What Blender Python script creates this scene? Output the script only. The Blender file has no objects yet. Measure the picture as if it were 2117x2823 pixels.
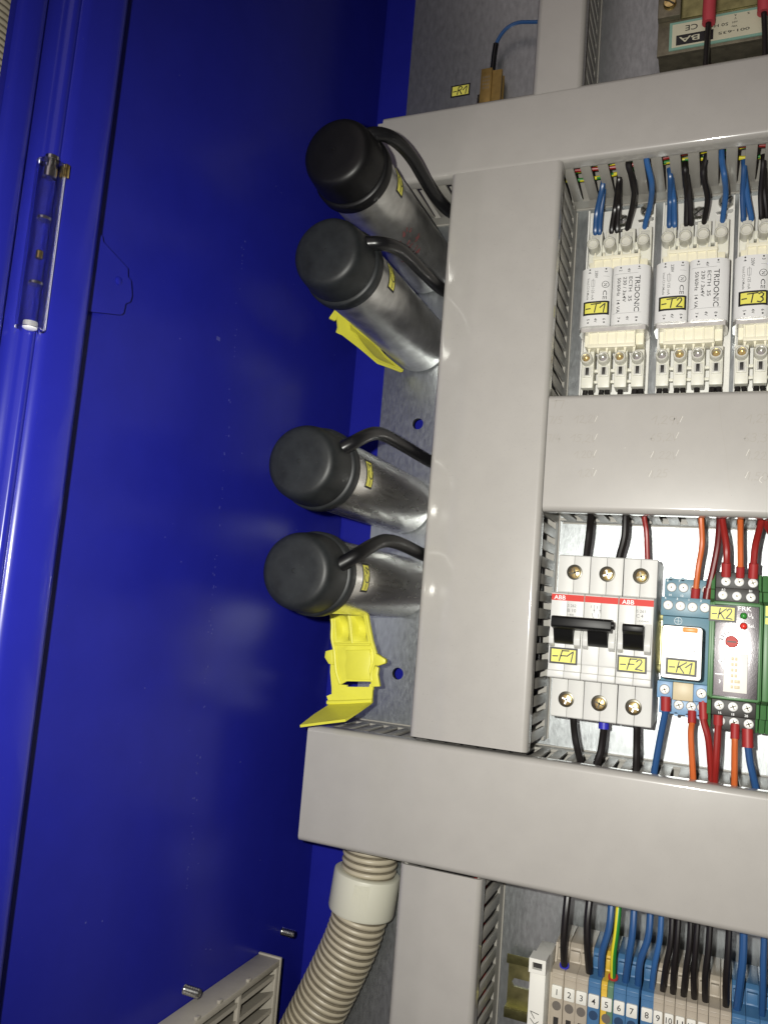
import bpy, bmesh, math, random
from mathutils import Vector, Matrix
random.seed(7)
SC = bpy.context.scene
COL = SC.collection
S = 0.001                                   # all lengths below are millimetres on the mounting plate:
def W(p): return Vector((p[0]*S, -p[2]*S, p[1]*S))   # x right, y up, z out of the plate

# ------------------------------------------------------------------ camera
cam = bpy.data.cameras.new('camera'); cam_o = bpy.data.objects.new('camera', cam); COL.objects.link(cam_o)
RC = Matrix(((0.922340287, -0.030969858, 0.385135382), (0.08194909, 0.989784747, -0.116664051), (-0.377588057, 0.139165449, 0.9154563)))
MAP = Matrix(((1, 0, 0), (0, 0, -1), (0, 1, 0)))
CAM = (83.448, -15.736, 506.680)
cam_o.matrix_world = Matrix.Translation(W(CAM)) @ (MAP @ RC).to_4x4()
cam.sensor_fit = 'VERTICAL'; cam.sensor_height = 36; cam.sensor_width = 27
cam.lens = 2233.4/2823*36; cam.clip_start = .01; cam.clip_end = 50
SC.camera = cam_o
# ------------------------------------------------------------------ light
world = bpy.data.worlds.new('World'); SC.world = world; world.use_nodes = True
bg = world.node_tree.nodes['Background']; bg.inputs[0].default_value = (.80, .66, .62, 1); bg.inputs[1].default_value = .04
def lamp(kind, name, loc, energy, color, **kw):
    l = bpy.data.lights.new(name, kind); l.energy = energy; l.color = color
    for k, v in kw.items(): setattr(l, k, v)
    o = bpy.data.objects.new(name, l); COL.objects.link(o); o.location = W(loc); return o
fl = lamp('SPOT', 'camera_flash', (62, -6, 512), 10.8, (1.0, .985, .915), shadow_soft_size=.0035, spot_size=math.radians(116), spot_blend=1.0)
fl.rotation_euler = (Vector(W((-45, 0, 50))) - fl.location).to_track_quat('-Z', 'Y').to_euler()
rm = lamp('AREA', 'room_glow', (-350, 300, 1900), 11, (1, .86, .84), shape='RECTANGLE', size=2.0, size_y=4.2)
rm.rotation_euler = (Vector(W((0, 50, 0))) - rm.location).to_track_quat('-Z', 'Y').to_euler()
vs = SC.view_settings; vs.view_transform = 'Standard'; vs.look = 'None'; vs.gamma = 1; vs.exposure = 0
SC.cycles.use_denoising = True
SC.cycles.max_bounces = 8

# ------------------------------------------------------------------ materials
MATS = {}
def mat(name, col, rough=.4, metal=0, bump=0, bscale=800, mott=0, mscale=120, rvar=0, spec=.5, coat=0, trans=0, ior=1.5, stretch=(1, 1, 1), dust=0, dcol=(.3, .3, .32), sss=0):
    if name in MATS: return MATS[name]
    m = bpy.data.materials.new(name); m.use_nodes = True; nt = m.node_tree; b = nt.nodes['Principled BSDF']
    N, Lk = nt.nodes.new, nt.links.new
    b.inputs['Base Color'].default_value = (*col, 1); b.inputs['Roughness'].default_value = rough; b.inputs['Metallic'].default_value = metal
    b.inputs['Specular IOR Level'].default_value = spec; b.inputs['Coat Weight'].default_value = coat; b.inputs['Coat Roughness'].default_value = .085
    b.inputs['Transmission Weight'].default_value = trans; b.inputs['IOR'].default_value = ior
    if sss: b.inputs['Subsurface Weight'].default_value = sss; b.inputs['Subsurface Radius'].default_value = (.002, .002, .0015); b.inputs['Subsurface Scale'].default_value = 1
    tc = N('ShaderNodeTexCoord'); mp = N('ShaderNodeMapping'); mp.inputs['Scale'].default_value = stretch; Lk(tc.outputs['Object'], mp.inputs[0])
    def noise(sc, det=3, rg=.6):
        n = N('ShaderNodeTexNoise'); n.inputs['Scale'].default_value = sc; n.inputs['Detail'].default_value = det; n.inputs['Roughness'].default_value = rg; Lk(mp.outputs[0], n.inputs['Vector']); return n
    last = None
    if mott:
        n = noise(mscale, 5); r = N('ShaderNodeMapRange'); r.inputs[1].default_value = .3; r.inputs[2].default_value = .7; r.inputs[3].default_value = 1-mott; r.inputs[4].default_value = 1+mott; Lk(n.outputs[0], r.inputs[0])
        mx = N('ShaderNodeVectorMath'); mx.operation = 'SCALE'; mx.inputs[0].default_value = col; Lk(r.outputs[0], mx.inputs['Scale']); last = mx.outputs[0]
    if dust:
        n = noise(2600, 1, .4); r = N('ShaderNodeMapRange'); r.inputs[1].default_value = .80-dust*.1; r.inputs[2].default_value = .84-dust*.1; Lk(n.outputs[0], r.inputs[0])
        mx = N('ShaderNodeMix'); mx.data_type = 'RGBA'; Lk(r.outputs[0], mx.inputs[0]); mx.inputs[7].default_value = (*dcol, 1)
        if last: Lk(last, mx.inputs[6])
        else: mx.inputs[6].default_value = (*col, 1)
        last = mx.outputs[2]
    if last: Lk(last, b.inputs['Base Color'])
    if rvar:
        n = noise(mscale*1.7, 4); r = N('ShaderNodeMapRange'); r.inputs[1].default_value = .3; r.inputs[2].default_value = .7; r.inputs[3].default_value = max(.05, rough-rvar); r.inputs[4].default_value = rough+rvar; Lk(n.outputs[0], r.inputs[0]); Lk(r.outputs[0], b.inputs['Roughness'])
    if bump:
        n = noise(bscale, 3); bp = N('ShaderNodeBump'); bp.inputs['Strength'].default_value = 1; bp.inputs['Distance'].default_value = bump*S; Lk(n.outputs[0], bp.inputs['Height']); Lk(bp.outputs[0], b.inputs['Normal'])
    MATS[name] = m; return m
PVC = mat('grey_pvc', (.367, .352, .327), .38, bump=.008, bscale=900, mott=.03, mscale=60, spec=.3, coat=1, dust=.5, dcol=(.16, .15, .14))
PVCF = mat('grey_pvc_finger', (.34, .325, .29), .42, mott=.03)
BLUE = mat('blue_paint', (.0125, .0155, .248), .27, bump=.006, bscale=700, mott=.05, mscale=40, spec=.15, dust=.12, dcol=(.14, .14, .28))
SPECK = mat('pale_speck', (.065, .07, .27), .5)
BLUEF = mat('glossy_blue_paint', (.0125, .0155, .248), .30, bump=.006, bscale=700, mott=.04, mscale=40, spec=.3, coat=.45, dust=.1, dcol=(.14, .14, .28))
GALV = mat('galvanised_steel', (.37, .392, .40), .36, metal=.9, bump=.04, bscale=1100, mott=.17, mscale=260, rvar=.07, stretch=(1.5, 1, .5))
ALU = mat('aluminium_can', (.74, .73, .70), .25, metal=.96, mott=.07, mscale=160, rvar=.05, stretch=(1, .25, 1))
ALUD = mat('smudged_aluminium', (.62, .62, .60), .36, metal=.92, mott=.26, mscale=60, rvar=.08, dust=.3, dcol=(.3, .3, .3))
RUB = mat('black_rubber', (.0045, .0045, .005), .42, bump=.02, bscale=900, mott=.2, mscale=90, dust=.12, dcol=(.08, .08, .08), spec=.3)
RUBD = mat('dusty_black_rubber', (.0125, .0142, .0150), .47, bump=.025, bscale=900, mott=.4, mscale=90, dust=.25, dcol=(.12, .12, .12), spec=.35)
SLV = mat('black_sleeve', (.007, .007, .008), .30, bump=.012, bscale=500, dust=.3, spec=.35)
YEL = mat('yellow_plastic', (.67, .64, .062), .40, mott=.05, mscale=80)
STK = mat('sticker_yellow', (.76, .71, .12), .5, mott=.02)
INK = mat('black_ink', (.012, .012, .014), .5)
GINK = mat('grey_ink', (.16, .16, .16), .5)
PEN = mat('pen_ink', (.035, .035, .03), .5)
PENCIL = mat('pencil', (.315, .295, .262), .4)
SCR = mat('scratch_white', (.62, .60, .55), .5)
WPRINT = mat('white_print', (.85, .85, .85), .5)
MCB = mat('light_grey_plastic', (.60, .60, .575), .42, bump=.03, bscale=1500, mott=.015)
REDP = mat('red_print', (.55, .035, .025), .5, spec=.2)
BLK = mat('black_plastic', (.006, .006, .006), .42, spec=.25)
BLKM = mat('dull_black_plastic', (.022, .020, .018), .5, mott=.25, mscale=300)
TWHITE = mat('white_enamel', (.80, .79, .75), .33, mott=.02)
TCAN = mat('white_lacquered_can', (.74, .74, .73), .36, bump=.05, bscale=90, stretch=(1, 1, 14))
CREAM = mat('cream_plastic', (.84, .80, .63), .38, sss=.1)
NAT = mat('natural_nylon', (.74, .73, .64), .38, sss=.25)
NATC = mat('clear_nylon', (.62, .61, .54), .25, sss=.3)
LAM = mat('lacquered_steel', (.66, .65, .62), .18, metal=.5, mott=.15, mscale=200)
CHROME = mat('bright_steel', (.66, .66, .64), .22, metal=1, mott=.2, mscale=300)
SCREW = mat('plated_screw', (.94, .94, .92), .5, metal=.35)
BRASS = mat('brass_screw', (.75, .58, .25), .25, metal=1, mott=.3, mscale=500)
WELL = mat('dark_well', (.06, .055, .04), .3, metal=.6)
ZINC = mat('yellow_zinc', (.27, .255, .115), .32, metal=.9, mott=.4, mscale=100)
GOLD = mat('gold_anodised', (.30, .195, .06), .42, metal=.55, mott=.15, mscale=300)
WB = mat('blue_insulation', (.022, .078, .215), .33)
WBL = mat('bright_blue_insulation', (.030, .105, .28), .28)
WK = mat('black_insulation', (.011, .009, .009), .33)
WR = mat('red_insulation', (.27, .018, .015), .36)
WD = mat('dark_red_insulation', (.13, .010, .010), .36)
WO = mat('orange_insulation', (.56, .125, .030), .36)
WY = mat('yellow_insulation', (.72, .62, .03), .35)
WG = mat('green_insulation', (.02, .20, .03), .35)
STAMP = mat('faded_red_ink', (.24, .085, .085), .5, metal=.2)
SLEEVE = mat('red_shrink', (.33, .022, .022), .5)
FERB = mat('blue_ferrule', (.03, .03, .42), .4)
GREEN = mat('green_plastic', (.060, .17, .058), .42, mott=.03)
SOCK = mat('blue_grey_plastic', (.115, .225, .29), .42, mott=.04)
SOCKL = mat('light_blue_plastic', (.17, .31, .50), .42, mott=.04)
TAN = mat('tan_plastic', (.56, .47, .30), .45)
FOIL = mat('silver_foil', (.62, .61, .63), .22, metal=1, bump=.035, bscale=1500, mott=.1)
GLINT = mat('painted_glint', (.55, .55, .72), .25)  # pale lilac of the highlight painted on the hinge sleeve
SLEEVEG = mat('clear_sleeve', (.97, .97, 1), .06, trans=1, ior=1.22)
GLASS = mat('clear_polycarbonate', (1, 1, 1), .04, trans=1, ior=1.49)
ORANGE = mat('orange_plastic', (.75, .25, .03), .4)
LEDG = mat('green_lens', (.03, .22, .03), .25)
LEDR = mat('red_lens', (.60, .03, .02), .25)
KNOB = mat('red_knob', (.40, .035, .028), .5, spec=.3)
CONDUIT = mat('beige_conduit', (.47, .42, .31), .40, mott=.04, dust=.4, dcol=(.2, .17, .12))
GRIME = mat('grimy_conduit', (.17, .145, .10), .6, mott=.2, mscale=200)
FITTING = mat('ivory_fitting', (.62, .61, .50), .42)
TERMB = mat('beige_terminal', (.40, .35, .28), .45, mott=.03)
TERMBL = mat('blue_terminal', (.055, .155, .31), .42)
HOLEB = mat('beige_hole_shade', (.13, .115, .10), .5)
HOLEU = mat('blue_hole_shade', (.012, .045, .11), .5)
TERMY = mat('yellow_terminal', (.66, .43, .05), .42)
TERMG = mat('green_terminal', (.10, .20, .12), .42)
MARK = mat('white_marker', (.74, .73, .67), .5)
GRILLE = mat('beige_grille', (.40, .37, .31), .48, mott=.05)
DARKIN = mat('dark_interior', (.035, .022, .018), .6)
BASEM = mat('bronze_metal', (.20, .18, .13), .5, metal=.7, mott=.25, mscale=200)
TEAL = mat('teal_card', (.20, .36, .29), .5)
CARD = mat('ivory_card', (.56, .54, .40), .5, mott=.03)
PINK = mat('pink_shrink', (.47, .055, .070), .5)

# ------------------------------------------------------------------ mesh builder
class MB:
    def __init__(s): s.v = []; s.f = []; s.m = []
    def add(s, vs, fs, m=0, T=None):
        o = len(s.v); s.v += [T(p) if T else tuple(p) for p in vs]; s.f += [tuple(i+o for i in f) for f in fs]; s.m += [m]*len(fs) if isinstance(m, int) else m; return s
    def box(s, x0, x1, y0, y1, z0, z1, b=0, m=0, seg=2, T=None):
        bm = bmesh.new(); bmesh.ops.create_cube(bm, size=1)
        for v in bm.verts: v.co = ((x0+x1)/2+v.co.x*(x1-x0), (y0+y1)/2+v.co.y*(y1-y0), (z0+z1)/2+v.co.z*(z1-z0))
        if b: bmesh.ops.bevel(bm, geom=bm.edges[:], offset=b, segments=seg, affect='EDGES', profile=.5)
        return s.bm(bm, m, T)
    def bm(s, bm, m=0, T=None):
        bm.verts.ensure_lookup_table(); bm.verts.index_update()
        s.add([tuple(v.co) for v in bm.verts], [[v.index for v in f.verts] for f in bm.faces], m, T); bm.free(); return s
    def prism(s, poly, a0, a1, ax='z', m=0, holes=(), T=None, bev=0):
        """poly in the two other axes: x -> (y,z), y -> (x,z), z -> (x,y)"""
        f = {'z': lambda p, a: (p[0], p[1], a), 'y': lambda p, a: (p[0], a, p[1]), 'x': lambda p, a: (a, p[0], p[1])}[ax]
        bm = bmesh.new(); es = []
        for L in [poly, *holes]:
            vs = [bm.verts.new(f(p, a0)) for p in L]
            es += [bm.edges.new((vs[i], vs[(i+1) % len(vs)])) for i in range(len(vs))]
        r = bmesh.ops.triangle_fill(bm, use_beauty=True, use_dissolve=False, edges=es)
        fs = [g for g in r['geom'] if isinstance(g, bmesh.types.BMFace)]
        e = bmesh.ops.extrude_face_region(bm, geom=fs)
        d = Vector(f((0, 0), a1))-Vector(f((0, 0), a0))
        for v in e['geom']:
            if isinstance(v, bmesh.types.BMVert): v.co += d
        bmesh.ops.recalc_face_normals(bm, faces=bm.faces)
        if bev:
            bmesh.ops.dissolve_limit(bm, angle_limit=.02, verts=bm.verts[:], edges=bm.edges[:])
            bmesh.ops.bevel(bm, geom=[x for x in bm.edges if len(x.link_faces) == 2 and x.calc_face_angle(0) > .5], offset=bev, segments=2, affect='EDGES', profile=.5)
        return s.bm(bm, m, T)
    def tube(s, pts, r, n=10, m=0, sub=6, caps=True, mfun=None):
        P = spline(pts, sub) if sub > 1 and len(pts) > 2 else [Vector(p) for p in pts]
        R = r if callable(r) else (lambda t: r)
        up = Vector((.31, .87, .38)); o = len(s.v); L = len(P)
        for i, p in enumerate(P):
            d = (P[min(i+1, L-1)]-P[max(i-1, 0)]).normalized()
            a = (up-d*up.dot(d)).normalized(); up = a; c = d.cross(a); rr = R(i/(L-1))
            s.v += [tuple(p+(a*math.cos(t)+c*math.sin(t))*rr) for t in (2*math.pi*k/n for k in range(n))]
        for i in range(L-1):
            for k in range(n):
                s.f.append((o+i*n+k, o+i*n+(k+1) % n, o+(i+1)*n+(k+1) % n, o+(i+1)*n+k)); s.m.append(mfun(i/L, k/n) if mfun else m)
        if caps:
            s.f += [tuple(o+k for k in range(n))[::-1], tuple(o+(L-1)*n+k for k in range(n))]; s.m += [m, m]
        return s
    def lathe(s, base, ax, prof, n=32, m=0):
        """prof: (radius, height) list, closed by caps where radius > 0"""
        A = Vector(ax).normalized(); X = A.orthogonal().normalized(); Y = A.cross(X); B = Vector(base); o = len(s.v); L = len(prof)
        for r, h in prof: s.v += [tuple(B+A*h+(X*math.cos(t)+Y*math.sin(t))*r) for t in (2*math.pi*k/n for k in range(n))]
        for i in range(L-1):
            for k in range(n): s.f.append((o+i*n+k, o+i*n+(k+1) % n, o+(i+1)*n+(k+1) % n, o+(i+1)*n+k)); s.m.append(m)
        s.f += [tuple(o+k for k in range(n))[::-1], tuple(o+(L-1)*n+k for k in range(n))]; s.m += [m, m]
        return s
    def strokes(s, polys, w, m=0, T=None):
        for q in polys:
            q = resample(q)
            P = [Vector((p[0], p[1], 0)) for p in q]; L = len(P); vs = []
            for i, p in enumerate(P):
                d = (P[min(i+1, L-1)]-P[max(i-1, 0)]); d = d.normalized() if d.length > 1e-6 else Vector((1, 0, 0)); nn = Vector((-d.y, d.x, 0))*w/2
                e = d*w*.4*(-1 if i == 0 else 1 if i == L-1 else 0)
                vs += [tuple(p+nn+e), tuple(p-nn+e)]
            s.add(vs, [(2*i, 2*i+1, 2*i+3, 2*i+2) for i in range(L-1)], m, T)
        return s
    def build(s, name, mats, parent=None, origin=None, loc=None, flat=False, angle=35):
        og = origin if origin is not None else (ORG.get(parent, (0, 0, 0)) if parent else (0, 0, 0))
        me = bpy.data.meshes.new(name); me.from_pydata([W((p[0]-og[0], p[1]-og[1], p[2]-og[2])) for p in s.v], [], s.f)
        for k in (mats if isinstance(mats, (list, tuple)) else [mats]): me.materials.append(k)
        if any(s.m): me.polygons.foreach_set('material_index', s.m)
        me.validate()
        if not flat: me.shade_smooth(); me.set_sharp_from_angle(angle=math.radians(angle))
        return link(name, me, parent, og)
ORG = {}
def link(name, me, parent, og, loc=None):
    o = bpy.data.objects.new(name, me); COL.objects.link(o)
    if parent: o.parent = parent; o.location = W(loc) if loc else (0, 0, 0)
    else: o.location = W(og)
    ORG[o] = og; return o
def resample(q, d=.7):
    o = [q[0]]
    for a, b in zip(q, q[1:]):
        n = max(1, math.ceil(math.hypot(b[0]-a[0], b[1]-a[1])/d)); o += [(a[0]+(b[0]-a[0])*k/n, a[1]+(b[1]-a[1])*k/n) for k in range(1, n+1)]
    return o
def spline(pts, sub):
    P = [Vector(p) for p in pts]; Q = [P[0]*2-P[1]]+P+[P[-1]*2-P[-2]]; out = []
    for i in range(1, len(Q)-2):
        a, b, c, d = Q[i-1:i+3]
        for k in range(sub):
            t = k/sub; out.append(.5*((2*b)+(c-a)*t+(2*a-5*b+4*c-d)*t*t+(3*b-a-3*c+d)*t**3))
    return out+[P[-1]]
def tag(o, label, cat=None, group=None, kind=None):
    o['label'] = label
    if cat: o['category'] = cat
    if group: o['group'] = group
    if kind: o['kind'] = kind
    return o
def thing(name, label, cat, org, group=None):
    o = bpy.data.objects.new(name, None); o.empty_display_size = .01; COL.objects.link(o); o.location = W(org); ORG[o] = org
    return tag(o, label, cat, group)
# ------------------------------------------------------------------ lettering
_tc = {}
def glyphs(t):
    if t not in _tc:
        cu = bpy.data.curves.new('t', 'FONT'); cu.body = t; cu.size = 1; cu.resolution_u = 3; cu.offset = .006
        o = bpy.data.objects.new('t', cu); COL.objects.link(o); bpy.context.view_layer.update()
        me = o.to_mesh(); V = [(v.co.x/.72, v.co.y/.72) for v in me.vertices]; F = [tuple(p.vertices) for p in me.polygons]
        o.to_mesh_clear(); bpy.data.objects.remove(o); bpy.data.curves.remove(cu)
        xs = [v[0] for v in V] or [0]; _tc[t] = ([(x-min(xs), y) for x, y in V], F, max(xs)-min(xs))
    return _tc[t]
def place(x, y, z, ang):
    c, n = math.cos(math.radians(ang)), math.sin(math.radians(ang)); zf = z if callable(z) else (lambda a, b: z)
    def T(p): X, Y = x+p[0]*c-p[1]*n, y+p[0]*n+p[1]*c; return (X, Y, zf(X, Y)+(p[2] if len(p) > 2 else 0))
    return T
def txt(mb, t, h, x, y, z, ang=0, m=0, wid=None, center=False):
    V, F, w = glyphs(t); k = (wid/w if wid else h)
    dx = -(w*k)/2 if center else 0
    return mb.add([(a*k+dx, b*h, 0) for a, b in V], F, m, place(x, y, z, ang))
def arc(cx, cy, r, a0, a1, n=10, ry=None): return [(cx+r*math.cos(math.radians(a0+(a1-a0)*i/n)), cy+(ry or r)*math.sin(math.radians(a0+(a1-a0)*i/n))) for i in range(n+1)]
HW = {'-': (.55, [[(.02, .42), (.45, .45)]]), 'T': (.95, [[(.0, .94), (1.0, 1.02)], [(.55, .98), (.38, 0)]]), '1': (.62, [[(.0, .5), (.52, 1), (.36, -.02)]]),
      '2': (.72, [[(.12, .78), (.28, .98), (.5, 1), (.58, .8), (.42, .5), (.02, .04), (.3, .06), (.62, .0)]]), '3': (.7, [[(.15, .9), (.4, 1.02), (.6, .88), (.5, .62), (.28, .54), (.52, .46), (.55, .18), (.3, -.02), (.0, .08)]]),
      'F': (.72, [[(.28, 1), (.05, 0)], [(.28, 1), (.85, 1.02)], [(.16, .5), (.62, .52)]]), 'K': (.8, [[(.25, 1), (.06, 0)], [(.85, .98), (.17, .45)], [(.3, .52), (.66, -.02)]]),
      'C': (.8, [[(.72, .84), (.6, .98), (.38, .98), (.15, .7), (.05, .35), (.14, .05), (.38, -.02), (.6, .12)]]), 'R': (.78, [[(.2, .98), (.04, 0)], [(.2, .98), (.5, 1.02), (.66, .85), (.52, .6), (.14, .5)], [(.3, .52), (.62, -.02)]]),
      '4': (.72, [[(.42, 1), (.02, .36), (.62, .4)], [(.58, .72), (.42, -.05)]]), 'X': (.8, [[(.1, 1), (.62, 0)], [(.75, 1), (.0, 0)]]), '/': (.5, [[(.45, 1), (.02, 0)]]), '5': (.7, [[(.62, 1), (.22, .98), (.14, .58), (.42, .6), (.52, .3), (.34, 0), (.04, .04)]]),
      '7': (.6, [[(.05, .95), (.6, 1), (.25, 0)]]), ',': (.3, [[(.12, .1), (.05, -.15)]]), '6': (.65, [[(.5, .98), (.15, .55), (.1, .15), (.35, 0), (.5, .25), (.3, .48), (.1, .3)]]), 'V': (.6, [[(.05, .95), (.22, 0), (.58, 1)]]), '0': (.65, [arc(.32, .5, .26, 0, 360, 10, .5)]), '9': (.65, [arc(.32, .72, .25, 0, 360, 9), [(.57, .75), (.42, 0)]])}
def hand(mb, t, h, w, x, y, z, ang, m, T=None):
    adv = 0; tot = sum(HW[c][0] for c in t); k = w/tot
    for c in t:
        mb.strokes([[((adv+a)*k, b*h) for a, b in q] for q in HW[c][1]], h*.085, m, T or place(x, y, z, ang)); adv += HW[c][0]
    return mb
STM = [INK, STK, PEN]
def sticker(parent, t, cx, cy, z, w, h, ang, bd=1.0, T=None, origin=None, name='name_label', hs=.62):
    mb = MB(); T = T or place(cx, cy, z, ang); n = 8 if callable(z) or T else 1
    def sheet(x0, x1, y0, y1, z0, m):
        K = 24; N1 = K+1
        xs = [x0+(x1-x0)*i/K for i in range(N1)]
        vs = [(x, y, zz) for zz in (z0, z0-.14) for y in (y0, y1) for x in xs]
        fs = [(i, i+1, N1+1+i, N1+i) for i in range(K)]+[(i+2*N1, 3*N1+i, 3*N1+1+i, 2*N1+1+i) for i in range(K)]
        fs += [(i, 2*N1+i, 2*N1+1+i, i+1) for i in range(K)]+[(N1+i, N1+1+i, 3*N1+1+i, 3*N1+i) for i in range(K)]+[(0, N1, 3*N1, 2*N1), (K, 3*N1-1, 4*N1-1, 2*N1-1)]
        mb.add(vs, fs, m, T)
    sheet(-w/2, w/2, -h/2, h/2, .15, 0); sheet(-w/2+bd, w/2-bd, -h/2+bd, h/2-bd, .22, 1)
    tw = w-2.2*bd-1; hh = h*hs
    for c_i in [0]:
        adv = 0; tot = sum(HW[c][0] for c in t); k = min(tw/tot, hh*1.25)
        for c in t:
            mb.strokes([[(-tot*k/2+(adv+a)*k, -hh/2+b*hh) for a, b in q] for q in HW[c][1]], hh*.13, 2, lambda p: T((p[0], p[1], .32))); adv += HW[c][0]
    return mb.build(name, STM, parent, origin)

# ================================================================== THE CABINET
cab = thing('electrical_cabinet', 'blue painted steel cabinet with its door frame and hinge at the open side', 'cabinet', (-171, -330, 0))
XW, ZB = -171.0, -22.0
MB().box(XW-2.5, XW, -420, 620, ZB-2, 264, 0).build('side_panel', BLUE, cab)
MB().box(XW+.01, 300, -420, 620, ZB-2, ZB, 0).build('back_panel', BLUE, cab)
MB().prism([(XW, ZB), (XW+1.6, ZB), (XW, ZB+1.6)], -420, 620, 'y').build('corner_seam', BLUE, cab)
fr = [(-150, 270), (-149.8, 271.6), (-150.3, 276), (-151.0, 281), (-151.6, 285), (-152.4, 287.6), (-154.0, 288.6), (-153.4, 289.6), (-153.2, 291.2), (-153.9, 292.3), (-156.6, 293.0), (-159.2, 294.8), (-160.2, 297.6), (-159.8, 300.6), (-157.6, 302.8), (-154.6, 303.6), (-153.9, 304.6), (-154.0, 307), (-154.4, 311.5), (-155.6, 313.2), (-157.0, 314.0), (-157.4, 315.4), (-156.9, 317.0), (-158, 302.0), (-173.4, 281), (-173.4, 264.2), (-171, 264.2), (-153, 267.0), (-150.6, 268.2)]
MB().prism(fr, -420, 620, 'y').build('door_frame', BLUEF, cab, angle=50)
# stiffening plate welded behind the frame
br = [(131.6, 266), (131.6, 251.4), (129.5, 250.5), (125.4, 236.1), (124.7, 233.8), (121.1, 233.2), (120.3, 230.9), (113.7, 229.1), (110.8, 229.8), (108.8, 232.6), (104.4, 233.0), (102.9, 234.6), (97.1, 254.3), (96, 266)]
bk = MB().prism(br, XW+5.0, XW+6.5, 'x').build('stiffener_plate', BLUE, cab)
MB().lathe((XW+6.5, 116.9, 238.6), (1, 0, 0), [(1.9, 0), (1.8, .5), (1.2, .8)], 16).build('rivet', BLUE, bk)
# clear hinge sleeve with its pin
hs_ = thing('hinge_sleeve', 'clear plastic hinge sleeve with a bright metal pin in the groove of the blue frame', 'hinge', (-151.5, 105, 293))
a, b_ = Vector((-152.2, 138.4, 294.0)), Vector((-152.2, 74.5, 293.6)); ax = (b_-a)
MB().lathe(a, ax, [(5.2, 0), (5.2, ax.length), (4.5, ax.length), (4.5, 0), (5.2, 0)], 36).build('sleeve', SLEEVEG, hs_)
MB().lathe(a, ax, [(2.2, -3.2), (2.6, -2.8), (2.6, -1.6), (1.7, -1.0), (1.7, 1.6), (2.5, 2.0), (2.5, 5.5), (1.5, 6)], 20).build('pin_head', CHROME, hs_)
MB().box(-151.0, -147.6, 134.5, 139.8, 289.2, 291.2, .3).build('latch_block', BRASS, hs_)
MB().tube([(-148.8, 137.6, 290.4), (-148.8, 75.2, 290)], .42, 8, sub=1).build('edge_glint', GLINT, hs_)  # thin pale strip added as a painted glint along the sleeve's edge
for t in (21, 46): MB().lathe(a, ax, [(2.4, t), (2.6, t+.2), (2.6, t+1.0), (2.4, t+1.2)], 20).build('pin_collar', CHROME, hs_)
MB().lathe(a, ax, [(1.0, 34), (1.3, 34.2), (1.3, 37), (1.0, 37.2)], 14).build('pin_stub', BRASS, hs_)
MB().lathe(a, ax, [(2.5, 61.2), (2.6, 61.6), (2.6, 63.6), (1.6, 64.2)], 20).build('end_plug', SCREW, hs_)
# studs through the side wall
for (yy, zz, lab) in ((-228.8, 13.2, 'short threaded steel stud in the blue wall beyond the top corner of the vent grille'), (-224.4, 118.6, 'short threaded steel stud touching the near top edge of the vent grille')):
    prof = [(2.6, 0)]
    for i in range(12): prof += [(2.6 if i % 2 else 2.05, .5+i*.72)]
    o = MB().lathe((XW, yy, zz), (1, 0, 0), prof+[(1.9, 9.3)], 20).build('threaded_stud', CHROME, None, origin=(XW, yy, zz)); tag(o, lab, 'stud', 'studs of the vent fixing')
# paint specks and a dotted scratch on the side wall
mb = MB(); rr = random.Random(11)
def fleck(y, z, a, b): mb.box(XW, XW+.06, y-a, y+a, z-b, z+b)
for k in range(70):
    y = rr.uniform(-175, 185); fleck(y, 132.3+y*.031+rr.gauss(0, 1.2), rr.uniform(.12, .55), rr.uniform(.15, .4))
for k in range(28): fleck(rr.uniform(-280, 260), rr.uniform(0, 225), rr.uniform(.1, .35), rr.uniform(.15, .45))
fleck(121.0, 152, 1.0, 1.6); fleck(-262, 150, .8, 1.2)
o = mb.build('paint_speck', SPECK, cab, flat=True); o['kind'] = 'stuff'
# vent grille
gr = thing('vent_grille', 'beige louvred vent grille box fixed low on the blue wall', 'vent', (XW, -300, 100))
gx = -155.5
MB().box(XW+.2, gx, -236.2, -232.4, 42.5, 165, .5).build('top_panel', GRILLE, gr)
MB().box(XW+.2, gx+.3, -360, -231.6, 40.6, 42.5, .3).build('end_panel', GRILLE, gr)
MB().box(gx-2, gx, -360, -236.3, 42.5, 46.5, .3).build('rim', GRILLE, gr)
for z in (86, 126): MB().box(gx-2.6, gx-.2, -360, -236.3, z-1.6, z+1.6, .2).build('divider', GRILLE, gr)
for i in range(12):
    y = -240.6-i*9.6
    MB().prism([(XW+4, y-5.2), (gx-.5, y-1.4), (gx-.5, y+1.2), (XW+4, y-2.8)], 46.6, 160, 'z', T=None).build('slat', GRILLE, gr)
MB().box(XW+.3, XW+2.2, -360, -236.5, 46, 165).build('dark_backing', DARKIN, gr)  # solid dark brown sheet closing the box behind the slats
for z in (77.4, 106.4, 127): MB().box(-157.2, -155.3, -232.3, -230.6, z-1.6, z+1.6, .2).build('snap_tab', GRILLE, gr)

# ------------------------------------------------------------------ mounting plate
def ring(cx, cy, r, n=24): return [(cx+r*math.cos(2*math.pi*k/n), cy+r*math.sin(2*math.pi*k/n)) for k in range(n)]
pl = MB().prism([(-138.3, -420), (260, -420), (260, 620), (-138.3, 620)], -3, 0, 'z', holes=[ring(-110.2, 110.3, 3.9), ring(-110.4, -58.1, 3.9)]).build('mounting_plate', GALV, None, origin=(0, 0, 0))
tag(pl, 'galvanised steel mounting plate with punched holes carrying all the devices', 'mounting plate')
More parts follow.
